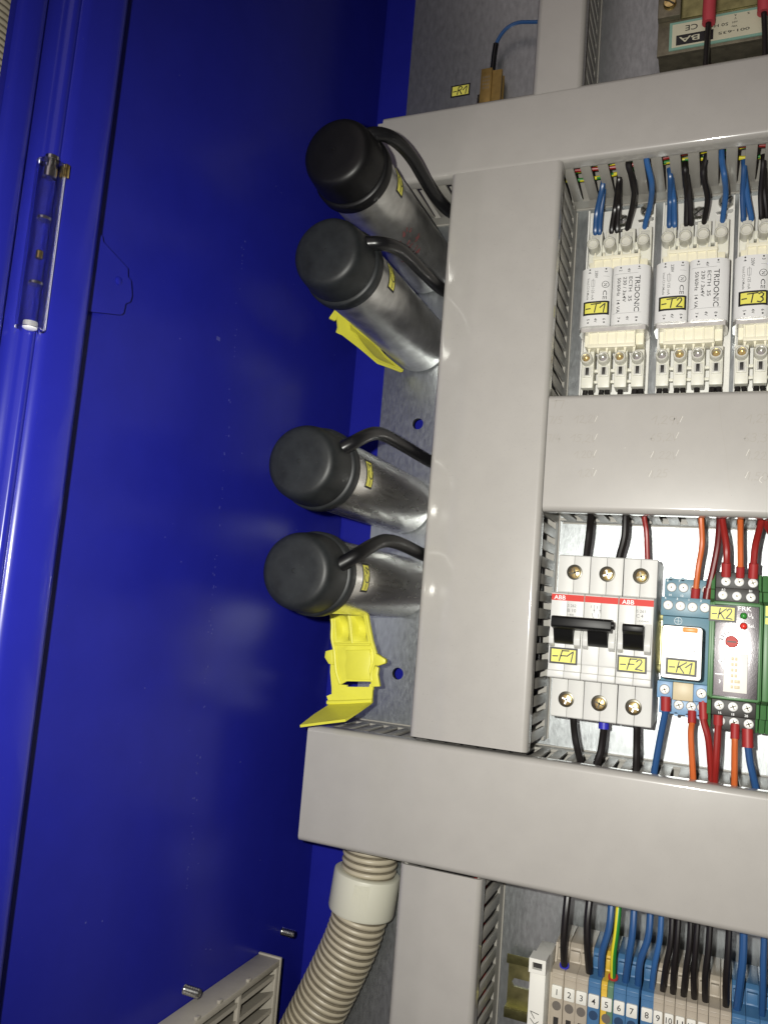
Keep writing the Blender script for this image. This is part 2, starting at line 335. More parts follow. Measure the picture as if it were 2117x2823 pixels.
# ------------------------------------------------------------------ wiring ducts
def cover_prof(b0, b1, zt, r=3.4, t=1.6, skirt=8.5):
    o = [(b0, zt-skirt), (b0, zt-r)]+[(b0+r-r*math.cos(math.radians(q)), zt-r+r*math.sin(math.radians(q))) for q in (18, 36, 54, 72)]+[(b0+r, zt), (b1-r, zt)]
    o += [(b1-r+r*math.sin(math.radians(q)), zt-r+r*math.cos(math.radians(q))) for q in (18, 36, 54, 72)]+[(b1, zt-r), (b1, zt-skirt)]
    o += [(b1-t, zt-skirt), (b1-t, zt-r), (b1-t-1.2, zt-t-.4), (b1-r-1, zt-t), (b0+r+1, zt-t), (b0+t+1.2, zt-t-.4), (b0+t, zt-r), (b0+t, zt-skirt)]
    return o
def duct(label, axis, a0, a1, b0, b1, zt, seen, pitch=9.85, phase=0, base_ext=(0, 0), hidden=()):
    """axis 'x' or 'y'; seen: which wall ('lo'/'hi'/'both') shows its fingers"""
    org = ((a0+a1)/2, (b0+b1)/2, 0) if axis == 'x' else ((b0+b1)/2, (a0+a1)/2, 0)
    d = thing('wiring_duct', label, 'wiring duct', org, 'grey slotted wiring ducts')
    if axis == 'x': X = lambda p: (p[0], p[1], p[2])                 # (along, across, z)
    else: X = lambda p: (p[1], p[0], p[2])
    def bx(mb, l0, l1, c0, c1, z0, z1, b=0):
        q = X((l0, c0, z0)); w = X((l1, c1, z1)); return mb.box(q[0], w[0], q[1], w[1], z0, z1, b)
    mb = MB().prism(cover_prof(b0, b1, zt), a0, a1, 'x' if axis == 'x' else 'y'); cov = mb.build('cover', PVC, d)
    e0, e1 = a0-base_ext[0], a1+base_ext[1]; zr = zt-7.4; t = 1.5
    base = MB(); bx(base, e0, e1, b0+1.0, b1-1.0, .05, 1.6)
    for side in ('lo', 'hi'):
        c0 = b0+1.7 if side == 'lo' else b1-1.7-t
        bx(base, e0, e1, c0, c0+t, 1.6, 11.5); bx(base, e0, e1, c0-.25, c0+t+.25, zr-4.4, zr+3.0)
    base.build('base', PVCF, d)
    n0 = math.floor((e0-phase)/pitch); n1 = math.ceil((e1-phase)/pitch)
    for side in ('lo', 'hi'):
        c0 = b0+1.7 if side == 'lo' else b1-1.7-t; me = None; joined = MB()
        for k in range(n0, n1+1):
            m0 = phase+(k+.5)*pitch; w = pitch-4.0; l0, l1 = max(m0-w/2, e0), min(m0+w/2, e1)
            if l1-l0 < 1: continue
            vis = (seen == side or seen == 'both') and not any(h0 < m0 < h1 for h0, h1 in hidden) and l1-l0 > w-.01
            if not vis: bx(joined, l0, l1, c0, c0+t, 11.5, zr-4.3); continue
            if me is None:
                q = MB(); bx(q, org[0 if axis == 'x' else 1]-w/2, org[0 if axis == 'x' else 1]+w/2, c0, c0+t, 11.4, zr-4.3, .25)
                o = q.build('finger', PVCF, d); me = o.data
            else: o = link('finger', me, d, org)
            dl = m0-org[0 if axis == 'x' else 1]
            o.location = W((dl, 0, 0) if axis == 'x' else (0, dl, 0))
        if joined.v: o = joined.build('slotted_wall', PVCF, d); o['kind'] = 'stuff'
    return d, cov
duct('long grey horizontal duct across the top, above the transformers', 'x', -126.2, 230, 250.4, 297.8, 63.4, 'lo', 10.0, 27.0, base_ext=(5.5, 0), hidden=((-75, -9),))
duct('tall grey vertical duct beside the four capacitors', 'y', -86.2, 249.9, -75.9, -8.7, 66.0, 'hi', 9.85, 3.0, hidden=((44, 110),))
dm, covm = duct('grey duct between transformers and breakers with faint pencilled figures on its cover', 'x', -8.2, 230, 44.2, 109.9, 65.4, 'lo', 9.85, 13.8)
duct('widest grey horizontal duct reaching out over the corrugated hose', 'x', -140.3, 230, -155.5, -88.8, 63.8, 'hi', 9.72, 44.9, hidden=((-76, -9),))
duct('short grey vertical duct running out at the bottom edge beside the hose', 'y', -400, -155.9, -76.2, -29.1, 63.5, 'hi', 9.85, 2.0)
duct('short grey vertical duct running out at the top edge near the gold resistor', 'y', 295.6, 600, -30.0, -.5, 63.4, 'hi', 9.85, 4.0)
# pencil figures on the middle cover
mb = MB(); z = 65.47
for t, x, y, h, w in (('T 7'.replace(' ', ''), -6.5, 102, 4.4, 7), ('7/5', -7.6, 93.3, 4.2, 8), ('12,2V', 6.5, 93.3, 4.2, 13), ('1,29V', 47, 92.6, 4.4, 15), ('1,27', 93, 92.5, 4.2, 11), ('7/4', -7.8, 82.8, 4.4, 7.5), ('15,2V', 5, 83, 4.2, 14), ('65,2V', 46.7, 83, 4.2, 14), ('63,3V', 92, 83, 4.2, 14), ('1,20V', 7.5, 73.8, 4, 12), ('1,22V', 46.8, 73.8, 4, 14), ('1,22', 93, 73.8, 4, 10), ('1,2V', 10, 63.6, 4, 9), ('1,25', 46.8, 63.4, 4, 10), ('1,50', 93, 63.2, 4, 11)):
    hand(mb, t, h, w, x, y, z, random.uniform(-3, 5), 0)
mb.build('pencil_note', PENCIL, covm)['kind'] = 'stuff'
mb = MB()
for x, y in ((17.6, 94), (61.3, 93.2), (18, 84), (59.6, 84.6), (18, 75), (47.5, 74.3), (60, 75.2), (93.5, 75.5), (18.5, 64), (47, 64), (93.4, 64)):
    mb.strokes([[(x, y), (x+1.3, y+3.2)]], .24, 0, place(0, 0, z+.03, 0))
mb.strokes([[(101.2, 64.8), (100.2, 64), (100, 62.6), (101, 61.6)], [(18, 68), (18.3, 68.2)], [(34, 79.4), (34.3, 79.5)]], .24, 0, place(0, 0, z+.03, 0))
mb.build('pencil_scratch', SCR, covm)['kind'] = 'stuff'
mb = MB(); mb.strokes([[(79.8, 105), (81.7, 89.4), (84.3, 75.5), (86.2, 58.6)]], .12, 0, place(0, 0, z+.02, 0)); mb.build('scuff', PENCIL, covm)

# ------------------------------------------------------------------ capacitors
def capacitor(i, x, y, lab, alu, rub, ylab, hose):
    c = thing('capacitor', lab, 'capacitor', (x, y, 0), 'upright round capacitors')
    R = 20.2
    MB().lathe((x, y, .2), (0, 0, 1), [(R-2.5, 0), (R-1.2, .5), (R-.2, 1.8), (R, 3), (R, 124), (R-.3, 126)], 72).build('can', alu, c, angle=50)
    dr = random.uniform(-.3, .3)
    MB().lathe((x, y, 0), (0, 0, 1), [(R+.2, 122.4), (R+1.9, 122.6), (R+2.2, 123.6), (R+2.1, 128.4), (R+1.6, 129.6), (R-.5, 129.9), (R-.5, 131.0), (R+.7, 131.4), (R+.6, 136), (R+.05, 141), (R-.5, 145), (R-1.3, 147.2), (R-2.6, 148.8), (R-4.5, 149.5), (R-9, 149.75+dr), (1.2, 149.9), (1.0, 149.5)], 72).build('rubber_cap', rub, c, angle=60)
    h = hose
    MB().tube(h, lambda t: 4.6-.9*min(1, t*5), 14, sub=8).build('cable_sleeve', SLV if i != 3 else RUB, c)
    phi0 = (ylab-y)/R; zc = 105.5; w, hh = 15.8, 9.0; tilt = random.uniform(-.02, .02)
    def T(p):
        s, q = p[0], p[1]; a = phi0+s/R; r = R+.05+(p[2] if len(p) > 2 else 0)
        return (x+r*math.cos(a), y+r*math.sin(a), zc+q+s*tilt)
    if i == 0:
        p = MB()
        def TS(p_):
            a = math.radians(-60)+p_[0]/R; return (x+(R+.06)*math.cos(a), y+(R+.06)*math.sin(a), 66+p_[1])
        rr = random.Random(3)
        for k in range(34):
            u, v = rr.uniform(-9, 9), rr.uniform(-13, 13); d = rr.uniform(1, 3.2); an = rr.uniform(-.5, .9)
            p.strokes([[(u, v), (u+d*math.cos(an), v+d*math.sin(an)*1.6)]], rr.uniform(.6, 1.3), 0, TS)
        p.build('faded_stamp', STAMP, c, flat=True)['kind'] = 'stuff'
    sticker(c, '-C%d' % (i+1), 0, 0, 0, w, hh, 0, 1.1, T=T, hs=.6)
    return c
CX = [(-112.2, 222.6), (-112.3, 166.5), (-115.6, 54.4), (-112.6, -1.2)]
capacitor(0, *CX[0], 'topmost aluminium capacitor with a clean deep black cap, sticker C1', ALUD, RUB, 226, [(-104, 233, 139), (-96.6, 236.4, 137), (-90.6, 238.2, 131), (-87.4, 239.4, 118), (-85.6, 238.6, 104), (-84.6, 236.2, 88), (-83.2, 233.7, 72), (-80.4, 233.0, 55), (-74, 232.5, 44)])
capacitor(1, *CX[1], 'aluminium capacitor second from the top with sticker C2, leaning over the upper yellow clip', ALUD, RUBD, 169, [(-102, 173.5, 138), (-95.0, 174.6, 136.5), (-87.9, 175.6, 133), (-84.7, 178.8, 120), (-83.2, 180.0, 105), (-81.9, 179.8, 85), (-80.1, 181.2, 55), (-74, 182, 44)])
capacitor(2, *CX[2], 'aluminium capacitor with sticker C3, just below the upper plate hole', ALU, RUBD, 56, [(-106, 59, 137), (-99.9, 63.3, 136), (-93.8, 67.9, 133), (-91.4, 73.2, 124), (-91.2, 77.4, 112), (-90.4, 78.8, 100), (-88.2, 78.1, 78), (-82.3, 75.0, 50), (-75, 73, 38)])
capacitor(3, *CX[3], 'lowest aluminium capacitor with sticker C4, above the lower yellow clip', ALU, RUBD, -.7, [(-101, 0.5, 137), (-94.1, 4.0, 136), (-87.6, 8.9, 133), (-84.8, 14.1, 124), (-83.9, 18.4, 112), (-82.7, 20.2, 102), (-81.3, 20.0, 85), (-79.2, 17.3, 58), (-74, 15.5, 45)])

# ------------------------------------------------------------------ yellow clips
def sheet3(mb, pts, nrm, t, m=0):
    """closed outline of 3D points -> a solid sheet of thickness t along nrm"""
    nv = Vector(nrm).normalized()*t; A = [Vector(p) for p in pts]; c = len(A)
    bm = bmesh.new(); vs = [bm.verts.new(p) for p in A]; es = [bm.edges.new((vs[k], vs[(k+1) % c])) for k in range(c)]
    r = bmesh.ops.triangle_fill(bm, use_beauty=True, use_dissolve=False, edges=es, normal=nv)
    e = bmesh.ops.extrude_face_region(bm, geom=[g for g in r['geom'] if isinstance(g, bmesh.types.BMFace)])
    for v in e['geom']:
        if isinstance(v, bmesh.types.BMVert): v.co -= nv
    bmesh.ops.recalc_face_normals(bm, faces=bm.faces)
    return mb.bm(bm, m)
yc = thing('yellow_clip', 'folded yellow plastic clip pointing into the plate below capacitor C2', 'clip', (-130, 150, 30), 'yellow plastic clips')
o1 = [(-135.5, 159.2, 88.0), (-135.3, 157.7, 84.1), (-136.3, 155.3, 81.8), (-137.4, 151.7, 77.3), (-138.7, 149.2, 76.0), (-137.4, 149.3, 71.7), (-133.6, 146.7, 53.1), (-129.7, 143.2, 32.0), (-121.8, 144.5, 8.3), (-120.8, 145.8, 8.1), (-125.0, 145.3, 20.8), (-129.0, 145.2, 34.1), (-130.8, 147.1, 44.4), (-132.0, 149.8, 54.7), (-132.5, 152.3, 62.3), (-132.7, 155.2, 69.4), (-132.6, 156.4, 71.8), (-132.5, 157.3, 73.4)]
mb = MB(); sheet3(mb, o1, (.8, -.55, .24), 1.5); mb.build('front_leg', YEL, yc)
mb = MB(); sheet3(mb, [(-135.4, 159.3, 88.3), (-138.6, 154.7, 88.3), (-138.6, 154.3, 87.4), (-137.3, 154.4, 83.2), (-136.3, 155.8, 83.0), (-135.2, 157.8, 84.1)], (.55, -.1, .8), 2.2); mb.build('lug', YEL, yc)
o2 = [(-130.0, 155.2, 76.5), (-129.8, 154.7, 72.0), (-128.4, 153.5, 63.7), (-125.4, 151.8, 52.8), (-125.1, 150.7, 43.7), (-125.2, 149.0, 29.5), (-120.9, 145.9, 7.9), (-123.4, 146.1, 6.3), (-136.4, 149.3, 19.0), (-137.6, 150.9, 31.2), (-137.5, 152.5, 45.4), (-135.5, 153.8, 58.5), (-133.7, 154.7, 68.2)]
mb = MB(); sheet3(mb, o2, (-.13, -.98, .12), -1.2); mb.build('rear_leg', YEL, yc)
MB().tube([(-132.6, 155.4, 69.8), (-132.3, 152.4, 62.6), (-131.8, 149.9, 55), (-130.6, 147.2, 44.7), (-128.8, 145.3, 34.4), (-124.8, 145.4, 21), (-121, 145.8, 9)], .7, 8).build('edge_bead', YEL, yc)
MB().tube([(-129.9, 155.2, 76.5), (-128.2, 153.4, 63.7), (-125.3, 151.7, 52.8), (-125, 150.5, 43.7), (-125.1, 148.9, 29.5), (-121, 145.8, 8.5)], .6, 8).build('edge_bead', YEL, yc)
y2 = thing('yellow_clip', 'yellow plastic clip with pockets and side lugs hanging open below capacitor C4', 'clip', (-118, -45, 50), 'yellow plastic clips')
zc = 60.0
MB().prism([(-134.3, -21.8), (-109.4, -20.4), (-104.7, -35.8), (-101.8, -42.5), (-101.6, -47), (-103.2, -55), (-102.6, -59.4), (-119.4, -61.0), (-123.8, -63.8), (-127.6, -56), (-128.9, -50), (-129.6, -44), (-132.4, -36.3), (-132.9, -28)], zc-2.2, zc, 'z', holes=[[(-131.0, -23.2), (-122.9, -22.6), (-119.8, -37.2), (-128.2, -38.8)], [(-120.4, -22.4), (-112.2, -22.0), (-108.0, -36.4), (-117.2, -37.2)]], bev=.35).build('frame', YEL, y2)
def pocket(x0, x1, x2, x3, y0, y1):
    q = MB(); n = 8; vs = []
    for i in range(n+1):
        t = i/n; y = y0+(y1-y0)*t; dz = -5.5*math.sin(math.pi*min(1, t*1.1)*.97)**.8-.25; xa = x0+(x2-x0)*t; xb = x1+(x3-x1)*t
        for j in range(5): u = j/4; vs.append((xa+(xb-xa)*u, y, zc+dz*(1-(2*u-1)**4)-.15))
    q.add(vs, [(i*5+j, i*5+j+1, i*5+j+6, i*5+j+5) for i in range(n) for j in range(4)]); return q
for nm, pts in (('rail', [(-133.6, -22.4), (-132.2, -28.5), (-131.6, -36.6), (-129.2, -44), (-128, -50.5), (-126.6, -56.5), (-123.6, -62.8)]), ('rail', [(-110.0, -21.4), (-105.6, -36), (-102.8, -42.6), (-102.4, -47), (-103.9, -55), (-103.4, -58.8)]), ('rail', [(-121.6, -22.4), (-119.8, -30), (-117.8, -38.4)]), ('crossbar', [(-129.4, -39.9), (-118.5, -39.2), (-106, -38.2)]), ('crossbar', [(-121, -43.4), (-113, -42.6), (-105.4, -41.6)])):
    MB().tube([(x, y, zc+.2) for x, y in pts], .85, 8, sub=3).build(nm, YEL, y2)
MB().tube([(-130.2, -74.6, 61.2), (-116, -72.6, 61.6), (-101.4, -70.2, 61.2)], 1.3, 10, sub=2).build('hinge_pin', YEL, y2)
pocket(-131.2, -122.7, -128.4, -119.6, -22.8, -39).build('pocket', YEL, y2); pocket(-120.6, -112, -117.4, -107.8, -22, -37.4).build('pocket', YEL, y2)
MB().prism([(-130, -43.2), (-134.6, -44.6), (-134.8, -48.4), (-131.8, -52), (-128.6, -52.2)], zc-2.4, zc+1.4, 'z', bev=.5).build('lug', YEL, y2)
MB().prism([(-102, -42.6), (-95.4, -45.6), (-95.2, -48), (-99.4, -49.8), (-102.4, -50)], zc-2.4, zc+1.4, 'z', bev=.5).build('lug', YEL, y2)
MB().prism([(-122, -43), (-106, -41.2), (-104.6, -48.6), (-105.4, -53), (-104, -58.4), (-119.4, -59.6), (-121.2, -52), (-120.4, -47.5)], zc-.6, zc+1.0, 'z', bev=.3).build('tongue', YEL, y2)
MB().prism([(-101.6, -50), (-99.6, -51), (-99.8, -55), (-97.8, -61.6), (-103.5, -62.4), (-104, -56)], zc-2, zc+.6, 'z', bev=.3).build('side_wing', YEL, y2)
mb = MB(); sheet3(mb, [(-126.9, -65.0, 60), (-102.4, -62.4, 60), (-101.9, -70.6, 61), (-128.8, -75.5, 61), (-131.5, -71, 60.5), (-128.5, -69.5, 60)], (0, .1, 1), 1.8); mb.build('hinge_bar', YEL, y2, flat=True)
mb = MB(); sheet3(mb, [(-123.8, -63.4, 59.6), (-119.2, -63.2, 59.6), (-119.0, -66.5, 59.6), (-127, -66.5, 59.6)], (0, 0, 1), 1.8); sheet3(mb, [(-104.6, -61, 59.6), (-102.3, -60.4, 59.6), (-102.2, -64, 59.6), (-105.2, -64.4, 59.6)], (0, 0, 1), 1.8); sheet3(mb, [(-131.8, -48, 59), (-127.5, -52, 59), (-124.5, -64, 59), (-128.4, -72, 59.8), (-129.4, -66, 59), (-131.2, -57, 59)], (-.2, 0, 1), 1.5); mb.build('hinge_cheek', YEL, y2, flat=True)
mb = MB(); sheet3(mb, [(-128.8, -75.3, 61), (-101.9, -70.6, 61), (-103.2, -74.8, 76), (-104.6, -78.4, 90), (-118, -81.6, 90), (-132.2, -85.1, 90), (-130.8, -80, 76)], (0, .9, .35), 1.5); mb.build('flap', YEL, y2, flat=True)

# ------------------------------------------------------------------ transformers
def transformer(n, cx, dxb):
    t = thing('transformer', ('white double-coil transformer with sticker T1, next to the tall vertical duct', 'white double-coil transformer with sticker T2, in the middle of its row', 'white double-coil transformer with sticker T3, cut off at the picture edge')[n-1], 'transformer', (cx, 180, 0), 'white transformers in a row')
    X = lambda a: cx+a
    bs = MB().box(X(-20.6+dxb), X(20.6+dxb), 111, 248.6, .05, 1.6, .3)
    for s_ in (-1, 1): bs.box(X(s_*20.1-.45+dxb), X(s_*20.1+.45+dxb), 111.2, 248.4, 1.5, 5.2)
    bs.build('base_tray', TWHITE, t)
    H = 28.0
    def lobe(x0, x1, rl, rr):
        p = [(X(x0), 3.0)]
        p += [(X(x0+rl-rl*math.cos(math.radians(q))), H-rl*.8+rl*.8*math.sin(math.radians(q))) for q in range(0, 91, 10)]
        p += [(X(x1-rr+rr*math.sin(math.radians(q))), H-rr*.8+rr*.8*math.cos(math.radians(q))) for q in range(0, 91, 10)]
        return p+[(X(x1), 3.0)]
    def zt(x, y):
        u = x-cx
        for x0, x1, rl, rr in ((-20.2, -1.75, 7, 4.5), (-1.45, 20.2, 4.5, 7)):
            if x0 <= u <= x1:
                d = u-x0
                if d < rl: return H-rl*.8+rl*.8*math.sqrt(max(0, 1-(1-d/rl)**2))+.06
                d = x1-u
                if d < rr: return H-rr*.8+rr*.8*math.sqrt(max(0, 1-(1-d/rr)**2))+.06
        return H+.06
    MB().prism(lobe(-20.2, -1.75, 7, 4.5), 162.6, 199.2, 'y').build('coil_cover', TCAN, t, angle=40)
    MB().prism(lobe(-1.45, 20.2, 4.5, 7), 162.6, 199.2, 'y').build('coil_cover', TCAN, t, angle=40)
    MB().box(X(-19), X(19), 163.5, 198.5, 1.6, 18, .5).build('core', LAM, t)
    sk = MB().prism([(X(-20.2), 21), (X(-18.5), 25.5), (X(18.8), 26), (X(20.2), 21), (X(20.0), 9), (X(17), 3), (X(-17), 3), (X(-20), 9)], 159.6, 162.5, 'y'); sk.build('lower_flange', LAM, t)
    # bobbins
    for end in (0, 1):
        y0, y1 = (151.2, 162.4) if end == 0 else (199.4, 208.4); zb = 24 if end == 0 else 21
        bb = MB().box(X(-14), X(12.6), y0+1.2, y1, 6, zb-1.0, .3); x0 = -14.0; w = 26.6/5
        for k in range(6): bb.box(X(x0+k*w-.5), X(x0+k*w+.5), y0+.6, y1, zb-1.2, zb, .15)
        ye = y0 if end == 0 else y1
        bb.box(X(-14.6), X(13.2), ye-1.1, ye+1.1, 12, zb+.4, .3)
        bb.box(X(-14), X(12.6), (y1-1.4) if end == 0 else y0, y1 if end == 0 else y0+1.4, zb-1.2, zb+.2, .2)
        for k in range(6):
            xx = X(-13.6+k*5.25); s_ = -1 if end == 0 else 1
            bb.prism([(xx-.9, ye), (xx+.9, ye), (xx+.25, ye+s_*4.2), (xx-.25, ye+s_*4.2)], zb-3.4, zb-1.4, 'z')
        for s_ in ((-17.2, -14), (12.8, 17.5)): bb.box(X(s_[0]), X(s_[1]), y0+1.5, y1-.4, 5, zb-5, .4)
        bb.build('bobbin', CREAM, t)
    # terminals
    for end in (0, 1):
        for k, dx in enumerate((-14.8, -5.0, 4.8, 14.6)):
            x = X(dx+.6*(1 if end else 0)); tm = MB(); w = 3.6
            if end == 0:
                tm.box(x-w, x+w, 127.2, 150.2, 6, 17.4, .5); tm.box(x-w+.9, x+w-.9, 133.8, 140.6, 17, 18.4, .3)
                lk = tm.build('terminal', NAT, t)
                MB().lathe((x-.2, 144.2, 12), (0, 0, 1), [(3.5, 0), (3.5, 11.4), (3.1, 12), (2.5, 12), (2.4, 7), (.1, 7)], 24).build('screw_sleeve', NATC, lk)
                MB().lathe((x-.2, 144.2, 18.9), (0, 0, 1), [(2.2, 0), (2.2, .8), (1.7, 1.2)], 16).build('screw', (BRASS if (k+n) % 2 else CHROME), lk)
                MB().box(x-1.0, x+1.0, 135.0, 139.6, 18.2, 18.6, .1).build('test_slot', BLKM, lk)
                tm2 = MB().box(x-1.9, x+1.9, 134.4, 140.0, 18.3, 18.45); tm2.build('slot_rim', NATC, lk)
                if k < 3: MB().box(x+w-.2, x+9.8-w+.2, 138.2, 140.0, 9, 13, .2).box(x+w-.2, x+9.8-w+.2, 131.5, 133.2, 9, 12, .2).build('bridge', NAT, lk)
            else:
                tm.box(x-w-.3, x+w+.3, 207, 228.6, 5, 15.4, .5)
                lk = tm.build('terminal', NAT, t)
                MB().box(x-2.4, x+2.4, 219.2, 226.0, 15.2, 16.1, .3).build('wire_window', NATC, lk)
                MB().lathe((x-.4, 216.6, 10), (0, 0, 1), [(3.7, 0), (3.6, 14.4), (3.1, 15.0), (2.7, 14.6), (2.5, 13.4), (.1, 13.2)], 24).build('screw_sleeve', NATC, lk)
                if k < 3: MB().box(x+w, x+9.8-w, 215.5, 220.5, 8, 13.4, .3).build('bridge', NAT, lk)
    # fixing screws at the top foot
    for dx, yy, r in ((15.6, 246.0, 4.6), (.4, 240.6, 4.2)):
        s_ = MB().lathe((X(dx+dxb), yy, 1.6), (0, 0, 1), [(r, 0), (r, .8), (r*.96, 1.6), (r*.7, 2.9), (r*.2, 3.4)], 28).build('fixing_screw', CHROME, t)
        MB().box(X(dx+dxb)-r*.8, X(dx+dxb)+r*.8, yy-.5, yy+.5, 4.2, 5.05, T=lambda p, a=X(dx+dxb), b=yy: (a+(p[0]-a)*.77-(p[1]-b)*.64, b+(p[0]-a)*.64+(p[1]-b)*.77, p[2])).build('screw_slot', BLKM, s_)
        MB().prism([(X(dx+dxb)-5, yy-7.4), (X(dx+dxb)+3, yy-7.4), (X(dx+dxb)+5.5, yy-4.6), (X(dx+dxb)-5.8, yy-5.8)], 1.55, 2.1, 'z').build('washer', CHROME, s_)
    # print
    p = MB(); D = lambda a: X(a)
    txt(p, 'TRIDONIC', 3.0, D(12.0), 192.4, zt, -90, 0, 22.4)
    txt(p, 'ECTH  35', 2.0, D(8.5), 191.8, zt, -90, 0, 15.2); txt(p, '230 / 3x4V', 2.0, D(5.2), 191.9, zt, -90, 0, 15.6); txt(p, '50/60Hz  14 VA', 2.0, D(1.8), 191.6, zt, -90, 0, 22)
    txt(p, 'CE', 2.3, D(-6.4), 184.4, zt, -90, 0, 5.6); p.strokes([arc(D(-5.2), 188.2, 2.0, 0, 360, 20)], .28, 0, place(0, 0, zt, 0)); txt(p, 'N', 1.9, D(-6.1), 188.9, zt, -90, 0)
    txt(p, '125 mA', 1.6, D(-13.2), 186.0, zt, -90, 1, 7.2); p.strokes([[(D(-13.4), 191.4), (D(-11.6), 191.4), (D(-11.6), 187.2), (D(-13.4), 187.2), (D(-13.4), 191.4)], [(D(-12.5), 192.2), (D(-12.5), 186.6)]], .2, 1, place(0, 0, zt, 0))
    txt(p, 'Insul.Cl.H.Made', 1.35, D(-16.0), 192.6, zt, -90, 1, 13.5)
    for tt, a, yy in (('4', -15.6, 196.8), ('230V', -11.6, 197.2), ('3', -6.0, 196.8), ('2', 2.6, 196.6), ('4V', 7.4, 197.2), ('1', 13.2, 196.6), ('5', -15.2, 166.9), ('4V', -10.8, 167.2), ('6', -5.8, 166.9), ('7', 2.6, 166.9), ('4V', 7.6, 167.4), ('8', 12.8, 166.9)):
        txt(p, tt, 1.7, D(a), yy, zt, -90, 0, 4.6 if tt == '230V' else None)
        if len(tt) == 1: p.add([(math.cos(q)*.5, math.sin(q)*.5, 0) for q in [k*math.pi/6 for k in range(12)]], [tuple(range(12))], 0, place(D(a)+.8, yy+(1.2 if yy > 180 else -2.4), zt, 0))
    p.strokes([[(D(-.2), 193.9), (D(13.5), 194.1)], [(D(-6.5), 193.5), (D(-3.2), 193.3)], [(D(0), 169.3), (D(16), 169.6)]], .14, 1, place(0, 0, zt, 0))
    p.build('lettering', [INK, GINK], t, flat=True)
    sticker(t, '-T%d' % n, D(-10.1), 173.6, zt, 15.2, 8.6, 0.5, 1.1)
    return t
transformer(1, 19.2, -.8); transformer(2, 62.7, 1.3); transformer(3, 105.6, 1.8)

# ------------------------------------------------------------------ wires
def wire(label, pts, r, m, group=None, ends=(), n=10, mfun=None, name='wire'):
    """ends: list of (points, radius, material, partname) sleeves at the wire's ends"""
    og = pts[0]; mm = m if isinstance(m, list) else [m]
    if not ends:
        o = MB().tube(pts, r, n, sub=7, mfun=mfun).build(name, mm, None, origin=og); return tag(o, label, 'wire', group)
    t = thing(name, label, 'wire', og, group)
    MB().tube(pts, r, n, sub=7, mfun=mfun).build('insulation', mm, t)
    for p, rr, em, nm in ends: MB().tube(p, rr, 14, sub=1).build(nm, em, t)
    return t
GP = -.09
GY = lambda f: (lambda t, k: 1 if ((k+t*f+GP) % 1) < .5 else 0)
GT = 'wires entering the transformers from above'
wt = [('blue wire pair strand into first top terminal of transformer T1', [(4.4, 226, 13), (4.4, 229.7, 16), (5.2, 239.7, 19), (9.0, 250, 28), (10, 256, 30)], WB), ('shorter blue wire lying beside the first one of transformer T1', [(6.9, 226, 13), (6.9, 229.4, 16), (7.4, 239.4, 18), (8.9, 250, 22), (9.5, 256, 24)], WB),
      ('black wire into second top terminal of transformer T1, slanting left of its twin', [(14.3, 226, 13), (14.3, 229.5, 16), (16.2, 242, 19), (19.4, 250, 33), (20, 256, 34)], WK), ('black twin wire between the slanting one and the centre screw of T1', [(17.4, 226, 13), (17.6, 230.1, 16), (18.2, 243, 19), (19.8, 250, 31), (20, 256, 32)], WK),
      ('single black bowed wire right of the centre screw of T1', [(23.6, 226, 13), (23.9, 229.8, 16), (27.8, 238.2, 28), (29.2, 244, 40), (26.7, 250, 48), (26, 256, 49)], WK), ('lone blue bowed wire crossing the right-hand screw of T1', [(34, 226, 13), (34.2, 229.9, 16), (37.6, 237.1, 26), (39.4, 241.6, 42), (37.1, 250, 52), (36.8, 257, 52)], WBL),
      ('blue wire into the first top terminal of T2', [(48.2, 226, 13), (48.2, 229.8, 16), (48.2, 242.6, 18), (48.7, 250, 30), (48, 256, 31)], WB), ('blue wire close against the first one of T2', [(51.1, 226, 13), (51.1, 229.9, 16), (50.4, 242, 18), (49.2, 250, 26), (49, 256, 26)], WBL),
      ('black wire into the second top terminal of T2', [(57.9, 226, 13), (57.9, 229.2, 16), (57.9, 242, 22), (57, 250, 35), (56.6, 256, 36)], WK), ('black twin wire at the second top terminal of T2', [(60.6, 226, 13), (60.6, 228.9, 16), (59.6, 240, 22), (58.2, 250, 27), (57.5, 256, 28)], WK),
      ('black bowed wire into the third top terminal of T2', [(67.8, 226, 13), (68, 228.7, 16), (69.6, 236.5, 28), (67, 245, 38), (67.6, 250, 40), (69, 256, 42)], WK), ('blue bowed wire crossing the right-hand screw of T2', [(78, 226, 13), (78.1, 228.6, 16), (79.3, 237.8, 28), (78.4, 242, 40), (77, 250, 41), (76.4, 257, 42)], WBL),
      ('blue wire into the first top terminal of T3', [(89.3, 226, 13), (89.3, 228.2, 16), (88.5, 239.2, 20), (88.7, 250, 29), (88.4, 256, 30)], WB), ('blue forked wire beside the first one of T3', [(93.6, 226, 13), (93.4, 228.2, 16), (91, 238.9, 20), (89.2, 250, 25), (89, 256, 26)], WBL),
      ('black wire into the second top terminal of T3', [(98.9, 226, 13), (98.9, 228.3, 16), (98.1, 238.6, 22), (98.6, 250, 32), (98.5, 256, 33)], WK), ('black twin wire at the second top terminal of T3', [(101.9, 226, 13), (101.9, 228.1, 16), (100.2, 238, 22), (99.4, 250, 24), (99, 256, 25)], WK)]
for l, p, m in wt: wire(l, p, 1.65, m, GT)
GBm = 'black wires leaving the transformers downwards'
ft = ('first', 'second', 'third', 'fourth')
